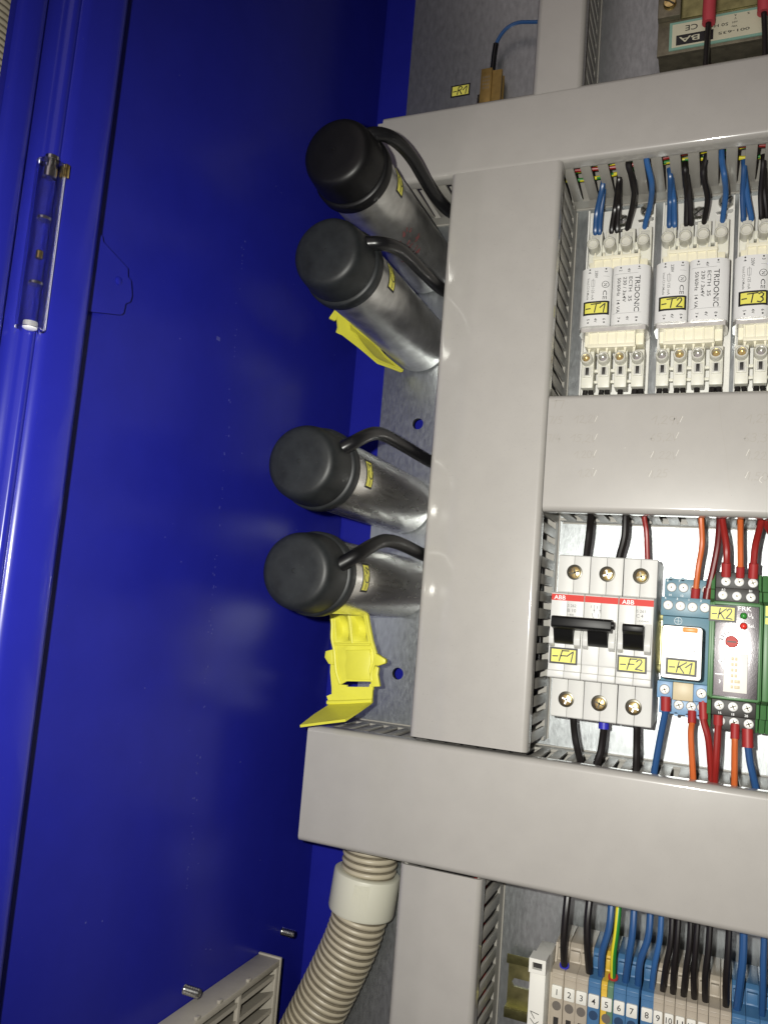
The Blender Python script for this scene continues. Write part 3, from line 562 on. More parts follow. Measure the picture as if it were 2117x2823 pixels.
for n, cx in ((1, 19.2), (2, 62.7), (3, 105.6)):
    for k, dx in enumerate((-14.8, -5.0, 4.8, 14.6)):
        for s_ in ((-1.7, 1.7) if k != 2 else (-.4,)):
            x = cx+dx+s_
            wire('black wire leaving the %s bottom terminal of T%d%s' % (ft[k], n, '' if k == 2 else (', its left strand' if s_ < 0 else ', its right strand')), [(x, 131, 10.5), (x, 127, 11), (x+s_*.25, 120, 12), (x+s_*.1, 108, 14), (x, 100, 15)], 1.55 if k != 3 else 1.85, WK, GBm)
# breaker wires
red = lambda a, b, r=2.3: (list((a, b)), r, SLEEVE, 'red_sleeve')
GU = 'wires between the middle duct and the devices'; GL = 'wires between the devices and the lower duct'
wire('black wire into the left top terminal of the two-pole breaker', [(12.4, 18, 37), (12.9, 23.8, 38), (14, 35.9, 40), (13.7, 45, 36), (13.5, 54, 34)], 2.0, WK, GU)
wire('black wire into the right top terminal of the two-pole breaker', [(30.6, 18, 37), (31, 23.5, 38), (33.4, 34.2, 40), (33.5, 45, 40.5), (33.3, 54, 40)], 2.0, WK, GU)
wire('thin red wire into the top of the single-pole breaker', [(46.2, 18, 37), (45.8, 23.4, 38), (44.9, 37.2, 40), (43.5, 45, 40), (43, 54, 40)], 1.4, WR, GU)
wire('orange wire into the upper row of the blue relay socket', [(71.3, 5, 42.6), (72.4, 18.9, 45), (73.8, 31.6, 45), (73, 45, 47.5), (72.6, 54, 47)], 1.5, WO, GU, [red((71.25, 2.8, 42), (71.5, 8, 43.4))])
wire('dark red wire slanting into the right end of the relay socket', [(77.2, 5, 42), (79.9, 20.4, 42), (81.5, 32.3, 42), (82.1, 45, 41), (82.2, 54, 41)], 1.7, WD, GU, [(((77, 2.6, 42), (77.6, 8.4, 42)), 2.2, WD, 'dark_sleeve')])
wire('bright red wire into the first top terminal of the green timer', [(86.1, 17, 45), (86.1, 25, 48), (85.6, 32, 48), (83.4, 45, 44.3), (82.8, 54, 44)], 1.75, WR, GU, [red((86.1, 15, 46), (86.0, 22, 48), 2.4)])
wire('orange wire into the middle top terminal of the green timer', [(92.8, 16, 46), (92.7, 24, 48), (92.4, 32.1, 48), (92.2, 45, 43.7), (92, 54, 43)], 1.55, WO, GU, [red((92.8, 15, 46), (92.75, 20.2, 48), 2.1)])
wire('red wire into the third top terminal of the green timer', [(98.9, 16, 46), (99, 24, 48), (99.6, 32, 48), (102.2, 45, 41), (103, 54, 40)], 1.75, WR, GU, [red((98.9, 15, 46), (99, 22.4, 48), 2.4)])
wire('dark red wire at the picture edge beside the green timer', [(110, 26, 46), (108, 36, 46), (104.4, 45, 38), (103.4, 54, 36)], 1.75, WR, GU)
wire('thick black wire leaving the first bottom terminal of the two-pole breaker', [(9.6, -62, 35), (10.2, -69.4, 36), (12.6, -79.9, 40), (15.2, -90, 38), (16, -97, 36)], 1.95, WK, GL)
wire('black wire with a blue ferrule under the two-pole breaker', [(26.7, -67, 36), (26.8, -71.8, 36), (26.5, -82.9, 41), (24.7, -90, 41.5), (24, -97, 41)], 2.05, WK, GL, [([(26.7, -66, 36), (26.8, -72, 36.2)], 2.9, FERB, 'blue_ferrule')])
wire('straight black wire under the single-pole breaker', [(44, -62, 36), (44.2, -69.7, 36), (44.9, -80.5, 40), (45.1, -90, 40), (45.1, -97, 40)], 2.0, WK, GL)
wire('blue wire with a red sleeve from the lower left of the relay socket', [(59.1, -52, 49), (59.2, -56.4, 49), (56.6, -73.4, 45), (54.4, -90, 42.5), (54, -97, 42)], 1.75, WB, GL, [red((59, -49.6, 49.6), (59.2, -57, 49), 2.5)])
wire('orange wire from the bottom row of the relay socket', [(71.9, -58, 41), (72, -62.3, 42), (71.8, -69.2, 45), (73.6, -90, 43.4), (73.8, -97, 43)], 1.6, WO, GL, [red((71.8, -56.6, 40), (72, -62.6, 42), 2.2)])
wire('dark red wire from the right of the relay socket', [(77, -51, 48), (77.7, -60, 48), (80.4, -69.8, 48), (82.5, -90, 41.5), (83, -97, 40)], 1.75, WR, GL, [red((77, -49.8, 48), (77.6, -59, 48), 2.1)])
wire('dark red wire from the first bottom terminal of the green timer', [(84.5, -56, 48), (84.6, -62, 48), (84.3, -77.3, 48), (83.9, -90, 43), (83.8, -97, 42)], 1.75, WR, GL, [red((84.5, -55.4, 48.6), (84.6, -61, 48), 2.3)])
wire('orange wire from the middle bottom terminal of the green timer', [(92.6, -62, 46), (92.6, -67, 48), (92.9, -80, 46), (93.1, -90, 43.6), (93.1, -97, 43)], 1.6, WO, GL, [red((92.6, -60, 46), (92.6, -67.2, 48), 2.2)])
wire('blue wire with a thick red sleeve under the green timer', [(98.5, -64, 48), (98.7, -68.7, 48), (100.1, -78.3, 47), (103, -90, 44), (104, -97, 43)], 1.8, WB, GL, [red((98.4, -61.5, 47), (98.7, -70.6, 48), 2.7)])

# ------------------------------------------------------------------ circuit breakers
def breaker(label, x0, poles, stk, name):
    b = thing('circuit_breaker', label, 'circuit breaker', (x0+8.75*poles, -22, 8), 'circuit breakers on the rail')
    side = [(21.6, 9), (21.6, 51.4), (21.0, 52.2), (1.2, 52.2), (.6, 53), (0, 66.8), (-.6, 67.6), (-13, 67.8), (-20.5, 68.2), (-29, 68.2), (-36.5, 67.8), (-37.2, 67.2), (-41, 67.4), (-41.4, 68.4), (-44.4, 68.2), (-45, 67.6), (-45.2, 58), (-46.4, 52.2), (-66.2, 52.2), (-66.8, 51.4), (-66.8, 9)]
    for k in range(poles*2):
        a0 = x0+k*8.75+.07+(.10 if k % 2 == 0 else 0); a1 = x0+(k+1)*8.75-.07-(.10 if k % 2 else 0)
        MB().prism(side, a0, a1, 'x', bev=.22).build('housing_half', MCB, b)
    MB().box(x0+.3, x0+17.5*poles-.3, -66, 20.5, 7.6, 50, 0).build('inner_body', BLKM, b)
    for k in range(poles):
        px = x0+17.5*k
        for yy, dx, an in ((12.2, 9.0, 20), (-57.0, 8.2, 70)):
            w = MB().lathe((px+dx, yy, 52.0), (0, 0, 1), [(4.25, 0), (4.25, .28), (4.0, .36)], 28).build('screw_well', WELL, b)
            MB().lathe((px+dx+.3, yy-.2, 52.2), (0, 0, 1), [(3.2, 0), (3.2, .35), (2.8, .6)], 24).build('screw', BRASS, w)
            q = MB()
            for da in (an, an+90): q.box(-2.5, 2.5, -.42, .42, .55, .72, T=lambda p, c=math.cos(math.radians(da)), s=math.sin(math.radians(da)), a=px+dx+.3, y=yy-.2: (a+p[0]*c-p[1]*s, y+p[0]*s+p[1]*c, 52.15+p[2]))
            q.build('screw_cross', SCREW if (k+int(yy)) % 2 else WELL, w)
        # toggle cheeks and lever
        ck = [(-13, 67.9), (-18, 69.4), (-21, 71.4), (-24, 72.3), (-27, 71.6), (-29, 68.3)]
        for c0, c1 in ((px+.6, px+3.3), (px+13.6, px+16.9)): MB().prism(ck, c0, c1, 'x', bev=.3).build('toggle_cheek', MCB, b)
        lv = [(-14.6, 68), (-13.8, 78), (-14.8, 79.4), (-17.4, 79.2), (-19, 76.2), (-22, 74.6), (-25.4, 72.4), (-26.6, 70.2), (-27.2, 68)]
        MB().prism(lv, px+3.4, px+13.5, 'x', bev=.3).build('lever', BLK, b)
    if poles == 2:
        br_ = MB().prism([(-12.4, 75.5), (-12.6, 80.6), (-13.4, 81.6), (-17.4, 81.8), (-18.4, 80.9), (-19.4, 75)], x0+3.1, x0+33.4, 'x', bev=.35).build('tie_bar', BLK, b)
        MB().lathe((x0+33.3, -15.4, 79.2), (1, 0, 0), [(1.9, 0), (1.9, 1.2), (1.2, 1.4)], 14).build('tie_bar_cap', BLK, b)
        for dx in (6.5, 27): MB().box(x0+dx-1.6, x0+dx+1.6, -16.9, -16.0, 80.2, 81.0, .2).build('tie_bar_clip', BLKM, b)
    st = MB()
    for k in range(poles): st.box(x0+17.5*k+.25, x0+17.5*(k+1)-.25, -4.2, -.9, 67.2, 67.86)
    st.build('red_stripe', REDP, b)
    p = MB(); z = 67.9
    txt(p, 'ABB', 2.3, x0+1.6, -3.7, z, 0, 0, 6)
    for t, x, y, h, w in ((('S 262', 9, -7.3, 1.5, 4.4), ('B 10', 9, -10.0, 1.8, 4.4), ('~400', 9.2, -12.0, 1.1, 3)) if poles == 2 else (('S 261', 9, -7.6, 1.5, 4.4), ('C 4', 9, -10.2, 1.8, 3.4), ('~230/400', 9.2, -12.4, 1.0, 6))): txt(p, t, h, x0+x, y, z+.05, 0, 1, w)
    fx = x0+(11.8 if poles == 2 else 10.6); fy = -13.9 if poles == 2 else -15.2
    p.strokes([[(fx, fy), (fx+4.6, fy), (fx+4.6, fy+1.8), (fx, fy+1.8), (fx, fy)]], .14, 2, place(0, 0, z+.05, 0)); txt(p, '6000', 1.1, fx+.6, fy+.4, z+.05, 0, 2, 3.4)
    if poles == 2:
        u = x0+22
        txt(p, '1', 1.4, u-1.0, -7.0, z+.05, 0, 1); txt(p, '3', 1.4, u+1.9, -7.2, z+.05, 0, 1)
        for d in (0, 3.0): p.strokes([[(u+.8+d, -5.4), (u+.8+d, -9.4)], [(u-.2+d, -9.8), (u+.9+d, -14.4)]], .22, 1, place(0, 0, z+.05, 0)); p.strokes([[(u+.4+d, -7.9), (u+1.2+d, -8.4)], [(u+.4+d, -8.4), (u+1.2+d, -7.9)]], .2, 1, place(0, 0, z+.05, 0))
        p.strokes([[(u+.5, -12), (u+1.2, -12)], [(u+1.8, -12.05), (u+2.6, -12.1)]], .16, 1, place(0, 0, z+.05, 0))
    p.build('lettering', [WPRINT, GINK, GINK], b, flat=True)
    sticker(b, stk, x0+(8.2 if poles == 2 else 7.9), -33.3 if poles == 2 else -34.2, 68.15, 14.6, 8.6, .3, 1.0)
    return b
breaker('light grey two-pole breaker with joined black levers and sticker F1', 0, 2, '-F1', 'F1')
breaker('light grey single-pole breaker with one black lever and sticker F2', 35.1, 1, '-F2', 'F2')
def rail(label, x0, x1, yc, slots=()):
    r = thing('mounting_rail', label, 'rail', ((x0+x1)/2, yc, 0), 'yellow zinc rails')
    for s_ in (-1, 1):
        MB().box(x0, x1, yc+s_*15-2.5 if s_ < 0 else yc+12.5, yc-12.5 if s_ < 0 else yc+17.5, 6.4, 7.5, .2).build('rail_lip', ZINC, r)
        MB().box(x0, x1, yc+s_*12.5-.5, yc+s_*12.5+.5, 1, 6.5).build('rail_web', ZINC, r)
    MB().prism([(x0, yc-12), (x1, yc-12), (x1, yc+12), (x0, yc+12)], .1, 1.1, 'z', holes=[[(a-4.5, yc-2.4), (a+4.5, yc-2.4), (a+6, yc), (a+4.5, yc+2.4), (a-4.5, yc+2.4), (a-6, yc)] for a in slots]).build('rail_floor', ZINC, r)
    return r
rail('yellow zinc rail behind breakers, relay and green timer', -3, 200, -22.5)
rail('yellow zinc rail end with a slot, left of the numbered terminals', -25.2, 200, -228.5, (-17,))

# ------------------------------------------------------------------ relay socket, relay, timer
sk = thing('relay_socket', 'blue grey relay socket with rows of round screws between breaker and green timer', 'relay socket', (67, -22, 8))
def tier(nm, x0, x1, y0, y1, z, sc, m, parent, bumps=0, r=2.35, zlow=8, smat=SCREW):
    q = MB().box(x0, x1, y0, y1, zlow, z, .4)
    for k in range(bumps): q.lathe((x0+3+k*(x1-x0-5)/max(1, bumps-1), y1 if y1 > 0 else y0, zlow+6), (0, 0, 1), [(1.1, 0), (1.1, z-zlow-6)], 10)
    t_ = q.build(nm, m, parent)
    for (sx, sy) in sc:
        w = MB().lathe((sx, sy, z-.02), (0, 0, 1), [(r+.25, 0), (r+.2, .12)], 24).build('screw_hole_dark', BLKM, t_)
        s_ = MB().lathe((sx, sy, z), (0, 0, 1), [(r, 0), (r, .35), (r*.8, .7), (r*.3, .8)], 24).build('screw', smat, t_)
        if smat is SCREW:
            q = MB()
            for da in (25, 115): q.box(-r*.62, r*.62, -.32, .32, .6, .86, T=lambda p, c=math.cos(math.radians(da)), s=math.sin(math.radians(da)), a=sx, y=sy, zz=z: (a+p[0]*c-p[1]*s, y+p[0]*s+p[1]*c, zz+p[2]))
            q.build('screw_cross', WELL, t_)
    return t_
tier('upper_terminal_row', 55.6, 79, 2.2, 12.7, 40, [(59.2, 7.9), (65.2, 8.0), (71.2, 7.6), (77, 7.5)], SOCK, sk, 4)
tier('front_terminal_row', 54.7, 79, -7.6, 2.3, 50, [(58.3, -2.1), (64.4, -2.2), (70.4, -2.3), (76.4, -2.2)], SOCK, sk)
MB().box(55.6, 79, -42, -7.7, 8, 45, .4).build('socket_body', SOCK, sk)
tier('coil_terminal', 54.5, 62.2, -50.6, -41.8, 50, [(58.3, -46.1)], SOCKL, sk); tier('coil_terminal', 72.3, 79.2, -50.6, -41.9, 50, [(76.2, -46.2)], SOCKL, sk)
MB().box(62.3, 72.2, -51, -41.9, 8, 49, .3).build('retaining_clip', TAN, sk)
tier('lower_terminal_row', 55.2, 77.2, -59.2, -51.1, 40, [(59, -54.4), (65.1, -54.1), (71.3, -54.2), (76.6, -54)], SOCKL, sk, 4)
p = MB()
for t, x, y, z in (('4', 56.4, 1.0, 50.05), ('3', 62.4, .9, 50.05), ('1', 68.4, .8, 50.05), ('2', 74, .7, 50.05), ('8', 56.6, 10.8, 40.05), ('7', 62.6, 10.9, 40.05), ('14', 58, 3.2, 40.05), ('12', 64, 3.1, 40.05)): txt(p, t, 1.2, x, y, z)
p.strokes([arc(63.4, -10.0, 1.9, 0, 360, 18), [(63.4, -8.2), (63.4, -11.6)], [(62.1, -10), (64.7, -10)]], .16, 0, place(0, 0, 45.06, 0))
p.build('lettering', WPRINT, sk, flat=True)
rl = thing('relay', 'plug-in relay in a clear case with white face, orange tab and sticker K1', 'relay', (66.5, -26, 45))
def rrect(x0, x1, y0, y1, r, n=4):
    o = []
    for cx, cy, a in ((x1-r, y1-r, 0), (x0+r, y1-r, 90), (x0+r, y0+r, 180), (x1-r, y0+r, 270)): o += [(cx+r*math.cos(math.radians(a+90*k/n)), cy+r*math.sin(math.radians(a+90*k/n))) for k in range(n+1)]
    return o
MB().prism(rrect(56.9, 76.4, -39.2, -12.5, 1.8), 45.2, 71.6, 'z', bev=.3).build('clear_case', GLASS, rl)
MB().prism(rrect(57.6, 75.7, -38.5, -13.2, 1.2), 45.6, 70.4, 'z').build('inner_block', BLK, rl)
MB().box(57.0, 58.0, -36, -20, 50, 66, .2).box(56.95, 57.6, -33, -24, 52, 60, .2).build('coil', BRASS, rl)
MB().prism(rrect(57.35, 75.95, -38.7, -13.0, 1.4), 71.65, 71.8, 'z').build('face_label', TWHITE, rl)
MB().box(66.9, 73.9, -15.6, -13.2, 71.7, 72.9, .4).build('test_tab', ORANGE, rl)
p = MB(); z = 71.86
p.strokes([[(58.8, -16.9), (63, -16.9), (63, -14.8), (58.8, -14.8), (58.8, -16.9)]], .16, 1, place(0, 0, z, 0)); p.strokes([[(65.4, -16.9), (75.5, -17.2)]], .12, 1, place(0, 0, z, 0))
p.strokes([[(61.2, -19.2), (61.0, -20.6)], arc(62.8, -20.2, .6, 20, 330, 8), [(63.8, -19.4), (64.3, -20.8), (64.9, -19.5)], arc(65.6, -20.2, .55, 0, 360, 8), [(66.6, -20.8), (66.7, -19.7), (67.4, -19.8)]], .26, 1, place(0, 0, z, 0))
txt(p, '14', 1.3, 71.6, -25.4, z, 0, 1); txt(p, 'TYPE', 1.1, 61, -23.8, z, 0, 1, 3.6); txt(p, '3-50', 1.1, 61, -27, z, 0, 1)
p.build('lettering', [INK, GINK], rl, flat=True)
sticker(rl, '-K1', 66.8, -33.0, 71.85, 14.6, 8.3, -.5, 1.1)
tm = thing('timer_relay', 'green timer relay with shiny front, red knob and sticker K2', 'timer relay', (91, -22, 8))
hs = [(16.8, 9), (16.8, 42), (8.2, 45), (7.4, 54), (2.6, 56), (1.0, 66), (.3, 68.6), (-45.6, 68.6), (-46.6, 66), (-48.4, 56), (-55.6, 54), (-56.4, 45), (-63.6, 42), (-63.6, 9)]
for c0, c1 in ((79.0, 81.0), (101.7, 103.2)): MB().prism(hs, c0, c1, 'x', bev=.3).build('side_shell', GREEN, tm)
MB().box(80.9, 101.8, -46.8, 1.2, 9, 66.9, .3).build('housing', GREEN, tm)
MB().box(81.6, 101.4, -45.4, -.4, 68.0, 69.0, .1, T=lambda p: (p[0], p[1], p[2]+(p[0]-91)*.040-(p[1]+23)*.014-.42)).build('face_plate', FOIL, tm)
for c0 in (80.2,): MB().box(80.6, 102.2, -.6, .7, 68.2, 69.6, .3).box(80.6, 102.2, -46.4, -45.2, 68.2, 69.6, .3).box(80.0, 81.5, -46, .5, 68.2, 69.8, .3).box(101.5, 102.6, -46, .5, 68.2, 69.8, .3).build('bezel', GREEN, tm)
tier('terminal_block', 81.2, 101.7, 8.9, 17.4, 45, [(86.1, 12.4), (92.5, 12.6), (99.0, 12.4)], BLKM, tm, 0, 2.3)
tier('terminal_block', 81.2, 101.7, 1.6, 8.6, 55, [(84.8, 4.8), (91.4, 4.7), (97.9, 4.5)], BLKM, tm, 0, 2.2)
tier('terminal_block', 81.2, 101.7, -55.6, -47.6, 55, [(84.8, -50.6), (91.2, -50.7), (97.7, -50.6)], BLKM, tm, 0, 2.3)
tier('terminal_block', 81.6, 102.0, -63.6, -55.9, 45, [(85.6, -59.2), (92.1, -59.2), (98.9, -59.2)], BLKM, tm, 0, 2.3)
MB().lathe((94.5, -5.4, 69), (0, 0, 1), [(1.7, 0), (1.7, .8), (1.2, 1.8), (.4, 2.2)], 18).build('indicator', LEDG, tm)
MB().lathe((94.6, -10.4, 69), (0, 0, 1), [(1.8, 0), (1.8, .8), (1.3, 1.8), (.4, 2.2)], 18).build('indicator', LEDR, tm)
kb = MB().lathe((89.4, -18.4, 69), (0, 0, 1), [(3.0, 0), (3.0, 3.6), (2.6, 4.1), (.3, 4.1)], 24).build('knob', KNOB, tm)
MB().box(87.4, 91.4, -18.75, -18.05, 73.05, 73.2).build('knob_slot', BLKM, kb)
p = MB(); z = 69.05
for k in range(9):
    a = math.radians(10+k*20); p.strokes([[(89.4+3.6*math.cos(a), -18.4+3.6*math.sin(a)), (89.4+5.2*math.cos(a), -18.4+5.2*math.sin(a))]], .42, 0, place(0, 0, z, 0))
txt(p, 'FRK', 2.2, 92.0, -2.9, z, 0, 1, 6); txt(p, 'U', 1.7, 96.6, -5.6, z, 0, 1); txt(p, 'B', 1.1, 98.2, -6.4, z, 0, 1); txt(p, 'Rel.', 1.6, 96.4, -10.8, z, 0, 1); txt(p, 'U', 1.4, 88.2, -9.6, z, 0, 1)
for t, x, y, zz in (('A1', 85, 15.4, 45.05), ('25', 91.4, 15.6, 45.05), ('15', 98, 15.4, 45.05), ('A2', 84, 7.0, 55.05), ('B1', 97, 7.1, 55.05), ('16', 84.6, -54.9, 55.05), ('18', 90.6, -55.0, 55.05), ('28', 96.6, -55.0, 55.05)): txt(p, t, 1.2, x, y, zz, 0, 1)
p.strokes([[(82.6, -34.6), (86.2, -34.6)]], .5, 1, place(0, 0, z, 0)); p.strokes([arc(84.6, -28.4, .6, 0, 360, 8), [(84.4, -37.4), (84.9, -38), (84.5, -38.8)]], .45, 1, place(0, 0, z, 0))
p.build('lettering', [INK, WPRINT], tm, flat=True)
ds = MB().box(86.2, 96.9, -42.8, -23.8, 69, 70.6, .3).build('switch_bank', MARK, tm)
for k in range(6): MB().box(89.6, 90.6, -26.6-k*2.7-.7, -26.6-k*2.7+.7, 70.5, 71.0, .1).box(91.2, 92.2 if k < 4 else 93.6, -26.6-k*2.7-.7, -26.6-k*2.7+.7, 70.5, 71.0, .1).build('switch', TAN, ds)
sticker(tm, '-K2', 84.9, -5.0, 69.9, 12.6, 8.0, 0, .9)
t3 = thing('green_device', 'narrow strip of a second green device at the picture edge', 'device', (112, -22, 8))
MB().prism(hs, 103.6, 106.4, 'x', bev=.3).prism(hs, 106.6, 126, 'x', bev=.3).build('housing', GREEN, t3)
MB().box(104.2, 112, -4.6, .2, 68.4, 69.1).box(104.2, 112, -8.6, -5.6, 68.4, 69.1).build('name_label', STK, t3)

# ------------------------------------------------------------------ numbered terminal row
eb = thing('end_bracket', 'white end bracket marked X1 at the left of the numbered terminals', 'end bracket', (3, -215, 0))
o = [(-1.4, -256), (6.8, -256), (6.8, -190.8), (-1.4, -190.8)]
MB().prism(o, 30, 60, 'z', bev=.4).build('body', MARK, eb)
MB().prism([(-1.6, -195.8), (7.0, -195.8), (7.0, -188.8), (-1.6, -188.8)], 52, 62.4, 'z', holes=[[(.2, -194), (5.2, -194), (5.2, -190.6), (.2, -190.6)]]).build('marker_holder', MARK, eb)
MB().box(.3, 5.1, -193.9, -190.7, 60.05, 60.2).build('socket_floor', BLKM, eb)
p = MB(); hand(p, 'X1', 4.2, 9, 4.6, -223.5, 60.08, 93, 0); p.build('lettering', PEN, eb)
marks = [(11.5, 6.2, 'b'), (17.9, 6.2, 'b'), (24.0, 6.2, 'b'), (30.2, 6.2, 'u'), (36.6, 6.2, 'y'), (42.8, 6.2, 'u'), (49.0, 6.2, 'u'), (56.2, 6.2, 'u')]+[(61.5+5.15*k, 5.1, 'b') for k in range(7)]+[(98.2, 6.2, 'u'), (104.4, 6.2, 'u'), (110.6, 6.2, 'u')]
MB_ = {'b': TERMB, 'u': TERMBL, 'y': TERMY}; cn = {'b': 'beige', 'u': 'blue', 'y': 'yellow and green'}
TL = ['beige terminal tagged 1 right beside the white end bracket', 'beige terminal tagged 2 between two other wide beige ones', 'beige terminal tagged 3 with no wire, last before the first blue one', 'blue terminal tagged 4 just before the yellow and green one', 'yellow and green striped terminal tagged 5', 'blue terminal tagged 6 just after the yellow and green one', 'blue terminal tagged 7 with blue terminals on both sides', 'blue terminal tagged 8, last one before the narrow beige run',
      'narrow beige terminal tagged 9, first after the blue ones', 'narrow beige terminal tagged 10, second in its run', 'narrow beige terminal tagged 11, under a forked pair of black wires', 'narrow beige terminal tagged 12, fourth in its run', 'narrow beige terminal tagged 13, under a lone black wire', 'narrow beige terminal without wire, sixth in its run', 'narrow beige terminal under the last black wire, next to blue', 'first blue terminal after the narrow beige run, thick blue wire in it', 'blue terminal without wire near the picture edge', 'blue terminal cut off by the picture edge']
for k, (x, w, c) in enumerate(marks):
    lab = TL[k]
    t = thing('rail_terminal', lab, 'terminal', (x, -225, 8), 'numbered terminals on the lower rail')
    h = w/2-.06
    sd = [(-186.5, 9), (-187.2, 33), (-189, 35.4), (-196.2, 36.4), (-196.8, 48.6), (-198.2, 50), (-259, 50), (-259, 9)]
    if c == 'y':
        MB().prism(sd, x-h, x-.05, 'x', bev=.25).build('body', TERMY, t); MB().prism(sd, x+.05, x+h, 'x', bev=.25).build('body', TERMG, t)
    else: MB().prism(sd, x-h, x+h, 'x', bev=.25).build('body', MB_[c], t)
    q = MB().box(x-h+.5, (x+h-.5 if c != 'y' else x-.3), -195, -190, 35.2, 37.8, .4).box(x-h+.3, (x+h-.3 if c != 'y' else x-.2), -201.0, -200.2, 49.9, 50.4).box(x-h+.3, (x+h-.3 if c != 'y' else x-.2), -198.9, -198.3, 49.9, 50.3)
    q.build('ridge', MB_[c], t)
    tg = MB().prism(rrect(x-h+.4, x+h-.4, -209.9, -203.6, .6), 49.9, 51.4, 'z', bev=.2).build('number_tag', MARK, t)
    if k < 13:
        p = MB(); txt(p, str(k+1), 3.0, x, -208.2, 51.45, 0, 0, None if k < 9 else 2.9, center=True)
        p.build('number', INK, tg, flat=True)
    MB().lathe((x, -214.0, 49.96), (0, 0, 1), [(h-.75, 0), (h-.75, .12), (.1, .13)], 20).build('screw_hole_dark', {'y': HOLEB, 'b': HOLEB, 'u': HOLEU}[c], t)  # flat disc, the hole's shade painted in a darker body colour
    MB().box(x-1.3, x+1.3, -226, -219.6, 49.9, 50.1).build('test_slot', BLKM, t)
mb = MB().prism([(-187.5, 9), (-188.5, 34), (-198, 36), (-199, 48), (-259, 48), (-259, 9)], 7.1, 8.2, 'x').build('end_plate', TERMB, None, origin=(7.6, -225, 8)); tag(mb, 'thin beige end plate between white bracket and terminal 1', 'end plate')
GX = 'wires dropping from the lower duct to the numbered terminals'
WX = [('thick black wire with blue ferrule into terminal 1', 14.0, 13.6, 1.9, WK), ('thick plain black wire just left of the first blue one', 25.4, 26.6, 1.9, WK), ('blue wire into terminal 4 beside the striped one', 36.4, 32.6, 1.75, WB), ('striped green and yellow wire into terminal 5', 40.2, 38.6, 1.5, None), ('thick blue wire straight after the striped wire', 47.7, 44.8, 1.75, WB), ('slanting blue wire, second after the striped wire', 55.7, 51, 1.75, WB), ('thinner blue wire just before the black ones', 61, 57.8, 1.45, WBL),
      ('left strand of the first forked black pair', 66.2, 63, 1.5, WK), ('right strand of the first forked black pair', 69.2, 67.8, 1.5, WK), ('left strand of the second forked black pair', 75, 72.8, 1.5, WK), ('right strand of the second forked black pair', 78.2, 77.8, 1.5, WK), ('lone black wire after the two black pairs', 84, 83, 1.6, WK), ('black wire into the last beige terminal', 92.8, 92.4, 1.6, WK), ('blue wire into the first blue terminal after the beige ones', 99.3, 97.4, 1.9, WB), ('blue wire at the picture edge above the terminals', 108.4, 108.6, 1.5, WB)]
for l, xa, xb, r, m in WX:
    d = random.uniform(-.8, .8)
    pts = [(xa, -145, 44), (xa, -156, 47), (xa+d*.3-.2, -170, 50), (xb*.7+xa*.3+d, -183, 49), (xb, -196, 44), (xb, -203, 38)]
    ends = [([(xb, -195.2, 44.6), (xb, -200, 41)], 2.5, FERB if 'ferrule' in l else SLEEVE, 'ferrule')] if ('ferrule' in l or m is None) else ()
    if m is None: wire(l, pts, r, [WG, WY], GX, ends, n=12, mfun=GY(.08))
    else: wire(l, pts, r, m, GX, ends)

# ------------------------------------------------------------------ wires lying inside the ducts
GD = 'wires lying inside the slotted ducts'
run = [('red wire lying in the top duct behind its slots', 'x', 260, 36, WR, 1.15), ('striped earth wire lying deep in the top duct', 'x', 262, 24, None, 1.2), ('black wire lying high in the top duct', 'x', 257, 48, WK, 1.5), ('second black wire lying high in the top duct', 'x', 262, 45, WK, 1.5), ('striped earth wire lying in the middle of the top duct', 'x', 264, 30, None, 1.1)]
for l, ax_, c, z, m, r in run:
    pts = [(x, c+1.5*math.sin(x*.05+z), z+1.8*math.sin(x*.07+c)) for x in range(-70, 175, 18)]
    wire(l, pts, r, m if m else [WG, WY], GD, n=10, mfun=None if m else GY(14))
for k in range(3):
    pts = [(50+x, 262+2*math.sin(x*.06+k*1.7)+k, 44+3*math.sin(x*.09+k)-k*2.2) for x in range(0, 100, 12)]
    wire('%s of the three blue wires curving at the far end of the top duct' % ('uppermost', 'middle one', 'lowest')[k], pts, 1.5, WBL if k % 2 else WB, 'blue wires curving in the top duct')
for k, (l, x, z, m) in enumerate((('red wire lying in the tall vertical duct', -24, 24, WR), ('striped earth wire lying in the tall vertical duct', -30, 12, None), ('black wire lying in the tall vertical duct', -15, 36, WK), ('second black wire lying low in the tall vertical duct', -17, 18, WK))):
    pts = [(x+1.2*math.sin(y*.05+k), y, z+4*math.sin(y*.03+k*2)) for y in range(-80, 250, 20)]
    wire(l, pts, 1.6, m if m else [WG, WY], GD, n=10, mfun=None if m else GY(14))
for k, (x, z) in enumerate(((-36, 44), (-35, 26))):
    pts = [(x+1.0*math.sin(y*.05+k), y, z+3*math.sin(y*.04+k*2)) for y in range(-340, -155, 20)]
    wire('red wire lying %s in the short duct at the bottom edge' % ('high' if k == 0 else 'deep'), pts, 1.6, WR, GD)
for k, (l, y, z) in enumerate((('blue wire lying in the lower duct near its slots', -95, 40), ('second blue wire lying in the lower duct under the first', -97, 30))):
    wire(l, [(x, y+1.2*math.sin(x*.06+k), z+3*math.sin(x*.05)) for x in range(-8, 140, 14)], 1.7, WB, GD)

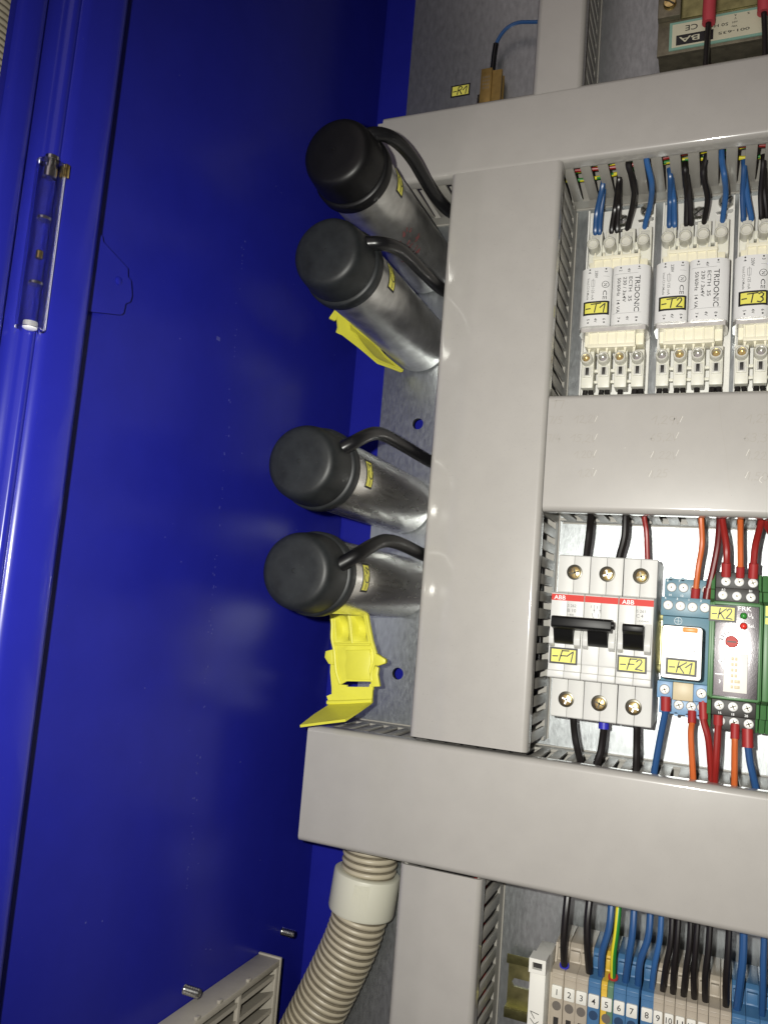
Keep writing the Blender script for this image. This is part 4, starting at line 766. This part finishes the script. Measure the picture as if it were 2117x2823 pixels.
# ------------------------------------------------------------------ corrugated conduits
def corrugated(pts, r, pitch, amp, m, n=28):
    P = spline(pts, 40); L = [0]
    for i in range(1, len(P)): L.append(L[-1]+(P[i]-P[i-1]).length)
    tot = L[-1]; out = []; k = 0; steps = int(tot/pitch*6)
    for i in range(steps+1):
        s_ = tot*i/steps
        while k < len(L)-2 and L[k+1] < s_: k += 1
        out.append(P[k].lerp(P[k+1], (s_-L[k])/max(1e-6, L[k+1]-L[k])))
    def rad(t): u = math.cos(2*math.pi*t*tot/pitch); return r-amp*(1-(.5+.5*u)**.6)
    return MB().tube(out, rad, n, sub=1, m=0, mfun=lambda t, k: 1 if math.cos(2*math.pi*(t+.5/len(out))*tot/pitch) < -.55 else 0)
cd = thing('conduit', 'beige corrugated conduit with an ivory collar below the lower duct', 'conduit', (-115, -190, 20))
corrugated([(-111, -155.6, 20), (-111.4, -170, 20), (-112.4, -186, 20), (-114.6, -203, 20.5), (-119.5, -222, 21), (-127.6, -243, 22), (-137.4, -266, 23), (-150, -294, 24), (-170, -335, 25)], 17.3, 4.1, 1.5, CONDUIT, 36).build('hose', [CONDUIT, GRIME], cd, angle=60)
MB().lathe((-112.2, -178.2, 20.2), (-.09, -1, .02), [(17.4, 0), (19.0, -.2), (20.3, .5), (20.6, 1.5), (20.6, 22), (20.0, 23.6), (17.8, 24)], 56).build('collar', FITTING, cd, angle=40)
mb = MB()
for k in range(14):
    a = math.radians(62+k*1.9); mb.box(-.16, .16, -21, -2.5, 0, .35, T=lambda p, a=a: (-112.2+20.55*math.cos(a)-(-p[1])*.09+p[0], -178.2+p[1], 20.2+20.55*math.sin(a)+p[2]))
mb.build('collar_ribs', FITTING, cd)
oc = corrugated([(-207, 640, 284), (-210, 420, 284), (-213, 290, 284), (-214, 230, 284), (-215, 170, 283), (-216, 100, 283), (-219, -100, 282), (-222, -420, 282)], 14, 2.8, .9, CONDUIT, 28).build('conduit', [CONDUIT, GRIME], None, origin=(-214, 200, 284)); tag(oc, 'beige ribbed conduit outside the cabinet at the far upper corner', 'conduit')

# ------------------------------------------------------------------ resistor with its label
rs = thing('resistor', 'gold finned power resistor with black sleeve above the top duct', 'resistor', (-74, 343, 0))
MB().box(-78.9, -71.0, 328, 356.2, 1.5, 14, .6).build('body', GOLD, rs)
q = MB()
for k in range(3): q.prism([(327, 10.6-k*3.6), (352-abs(k-1)*2, 10.6-k*3.6), (357-abs(k-1)*2.2, 12.2-k*3.6), (327, 12.2-k*3.6)], -71.4, -65.2+abs(k-1)*.5, 'x')
q.build('fins', GOLD, rs)
MB().box(-84.5, -78.8, 338.5, 346.5, .1, 1.4, .2).build('mounting_foot', BRASS, rs)
MB().lathe((-81.6, 342.5, 1.4), (0, 0, 1), [(2.4, 0), (2.4, 1.4), (1.6, 2.2)], 16).build('fixing_screw', WELL, rs)
p = MB()
for k in range(4): p.strokes([[(-76.8+j*1.3, 350-k*2.6), (-76.8+j*1.3, 348.8-k*2.6)] for j in range(4)], .35, 0, place(0, 0, 14.05, 0))
p.build('print', GINK, rs)
MB().tube([(-72.6, 355, 9), (-72.2, 360, 9), (-71.9, 368.6, 9), (-71.2, 376.7, 9)], 1.9, 12).build('sleeve', SLV, rs)
wire('blue wire arching from the gold resistor into the top short duct', [(-71.3, 374, 9), (-71.0, 377, 9), (-68.1, 382.5, 9.4), (-63.2, 387, 9.8), (-55.6, 388.8, 10), (-43.6, 386.6, 10), (-27, 384, 10)], 1.25, WB)
o = sticker(None, '-R1', -97.8, 352.9, .05, 14.2, 9.2, 0, 1.1, origin=(-97.8, 352.9, 0)); tag(o, 'small yellow sticker reading R1 stuck on the bare plate', 'sticker')

# ------------------------------------------------------------------ choke at the top right
ck = thing('choke', 'bronze coloured choke block with an ivory rating card upside down', 'choke', (75, 360, 0))
zt = 34.0
MB().box(38.2, 130, 331.5, 353, 4, zt-6, .5).build('core', BASEM, ck)
MB().box(37.8, 130, 330.5, 352.6, zt-6.2, zt-4, .3).build('mounting_frame', BASEM, ck)
MB().box(50.8, 130, 352.2, 420, 4, zt-3, .6).build('winding', ZINC, ck)
MB().box(37.6, 50.7, 352.8, 372, 4, zt, .5).build('bracket', BASEM, ck)
MB().lathe((44.4, 360.8, zt), (0, 0, 1), [(3.8, 0), (3.8, 1.2), (3.2, 2.2), (.5, 2.6)], 24).build('screw', BRASS, ck)
MB().box(41.0, 47.8, 360.4, 361.3, zt+2.2, zt+2.75, T=lambda p: (44.4+(p[0]-44.4)*.8+(p[1]-360.85)*.6, 360.85-(p[0]-44.4)*.6+(p[1]-360.85)*.8, p[2])).build('screw_slot', WELL, ck)
MB().box(44.6, 126, 332.4, 350.6, zt-4, zt-3.3).build('card_edge', TEAL, ck)
MB().box(46.2, 125, 333.8, 349.0, zt-3.2, zt-3.1).build('card', CARD, ck)
p = MB(); z = zt-3.02
p.add([(48.6, 334.8, z), (69.5, 334.8, z), (69.5, 341.4, z), (48.6, 341.4, z)], [(0, 1, 2, 3)], 0)
txt(p, 'BA', 3.6, 61.8, 339.9, z+.06, 180, 1, 11.5)
txt(p, 'CE', 3.6, 60.6, 347.0, z+.05, 180, 0, 7)
txt(p, '50 Hz', 2.0, 77.5, 344.0, z+.05, 180, 0, 9.5); txt(p, '001-635', 1.7, 89.2, 338.6, z+.05, 180, 0, 17)
for t, x, y in (('VAr', 82.5, 341.4), ('mH', 82.4, 344), ('V', 82, 346.4), ('A', 82, 348.4), ('%', 89, 348.2)): txt(p, t, 1.4, x, y, z+.05, 180, 0)
p.build('lettering', [INK, CARD], ck, flat=True)
for x in (47.6,): MB().lathe((x, 343.5, .1), (0, 0, 1), [(3.3, 0), (3.3, 5.5)], 6).build('spacer', CHROME, ck)
for x, l in ((66.8, 'first'), (96.4, 'second')):
    dx = 1.0 if x > 80 else -.4
    wire('black wire with a pink shrink sleeve at the %s choke tab' % l, [(x, 352, 37), (x, 343, 37), (x+dx*.5, 334, 38), (x+dx, 322, 40), (x+dx*1.2, 306, 42), (x+dx, 292, 40)], 1.7, WK, 'black leads of the choke', [([(x-.2, 370, 37), (x-.1, 362, 37), (x+.2, 356, 37), (x, 349, 37), (x+.1, 343, 37), (x, 341, 37)], 3.7, PINK, 'shrink_sleeve')])
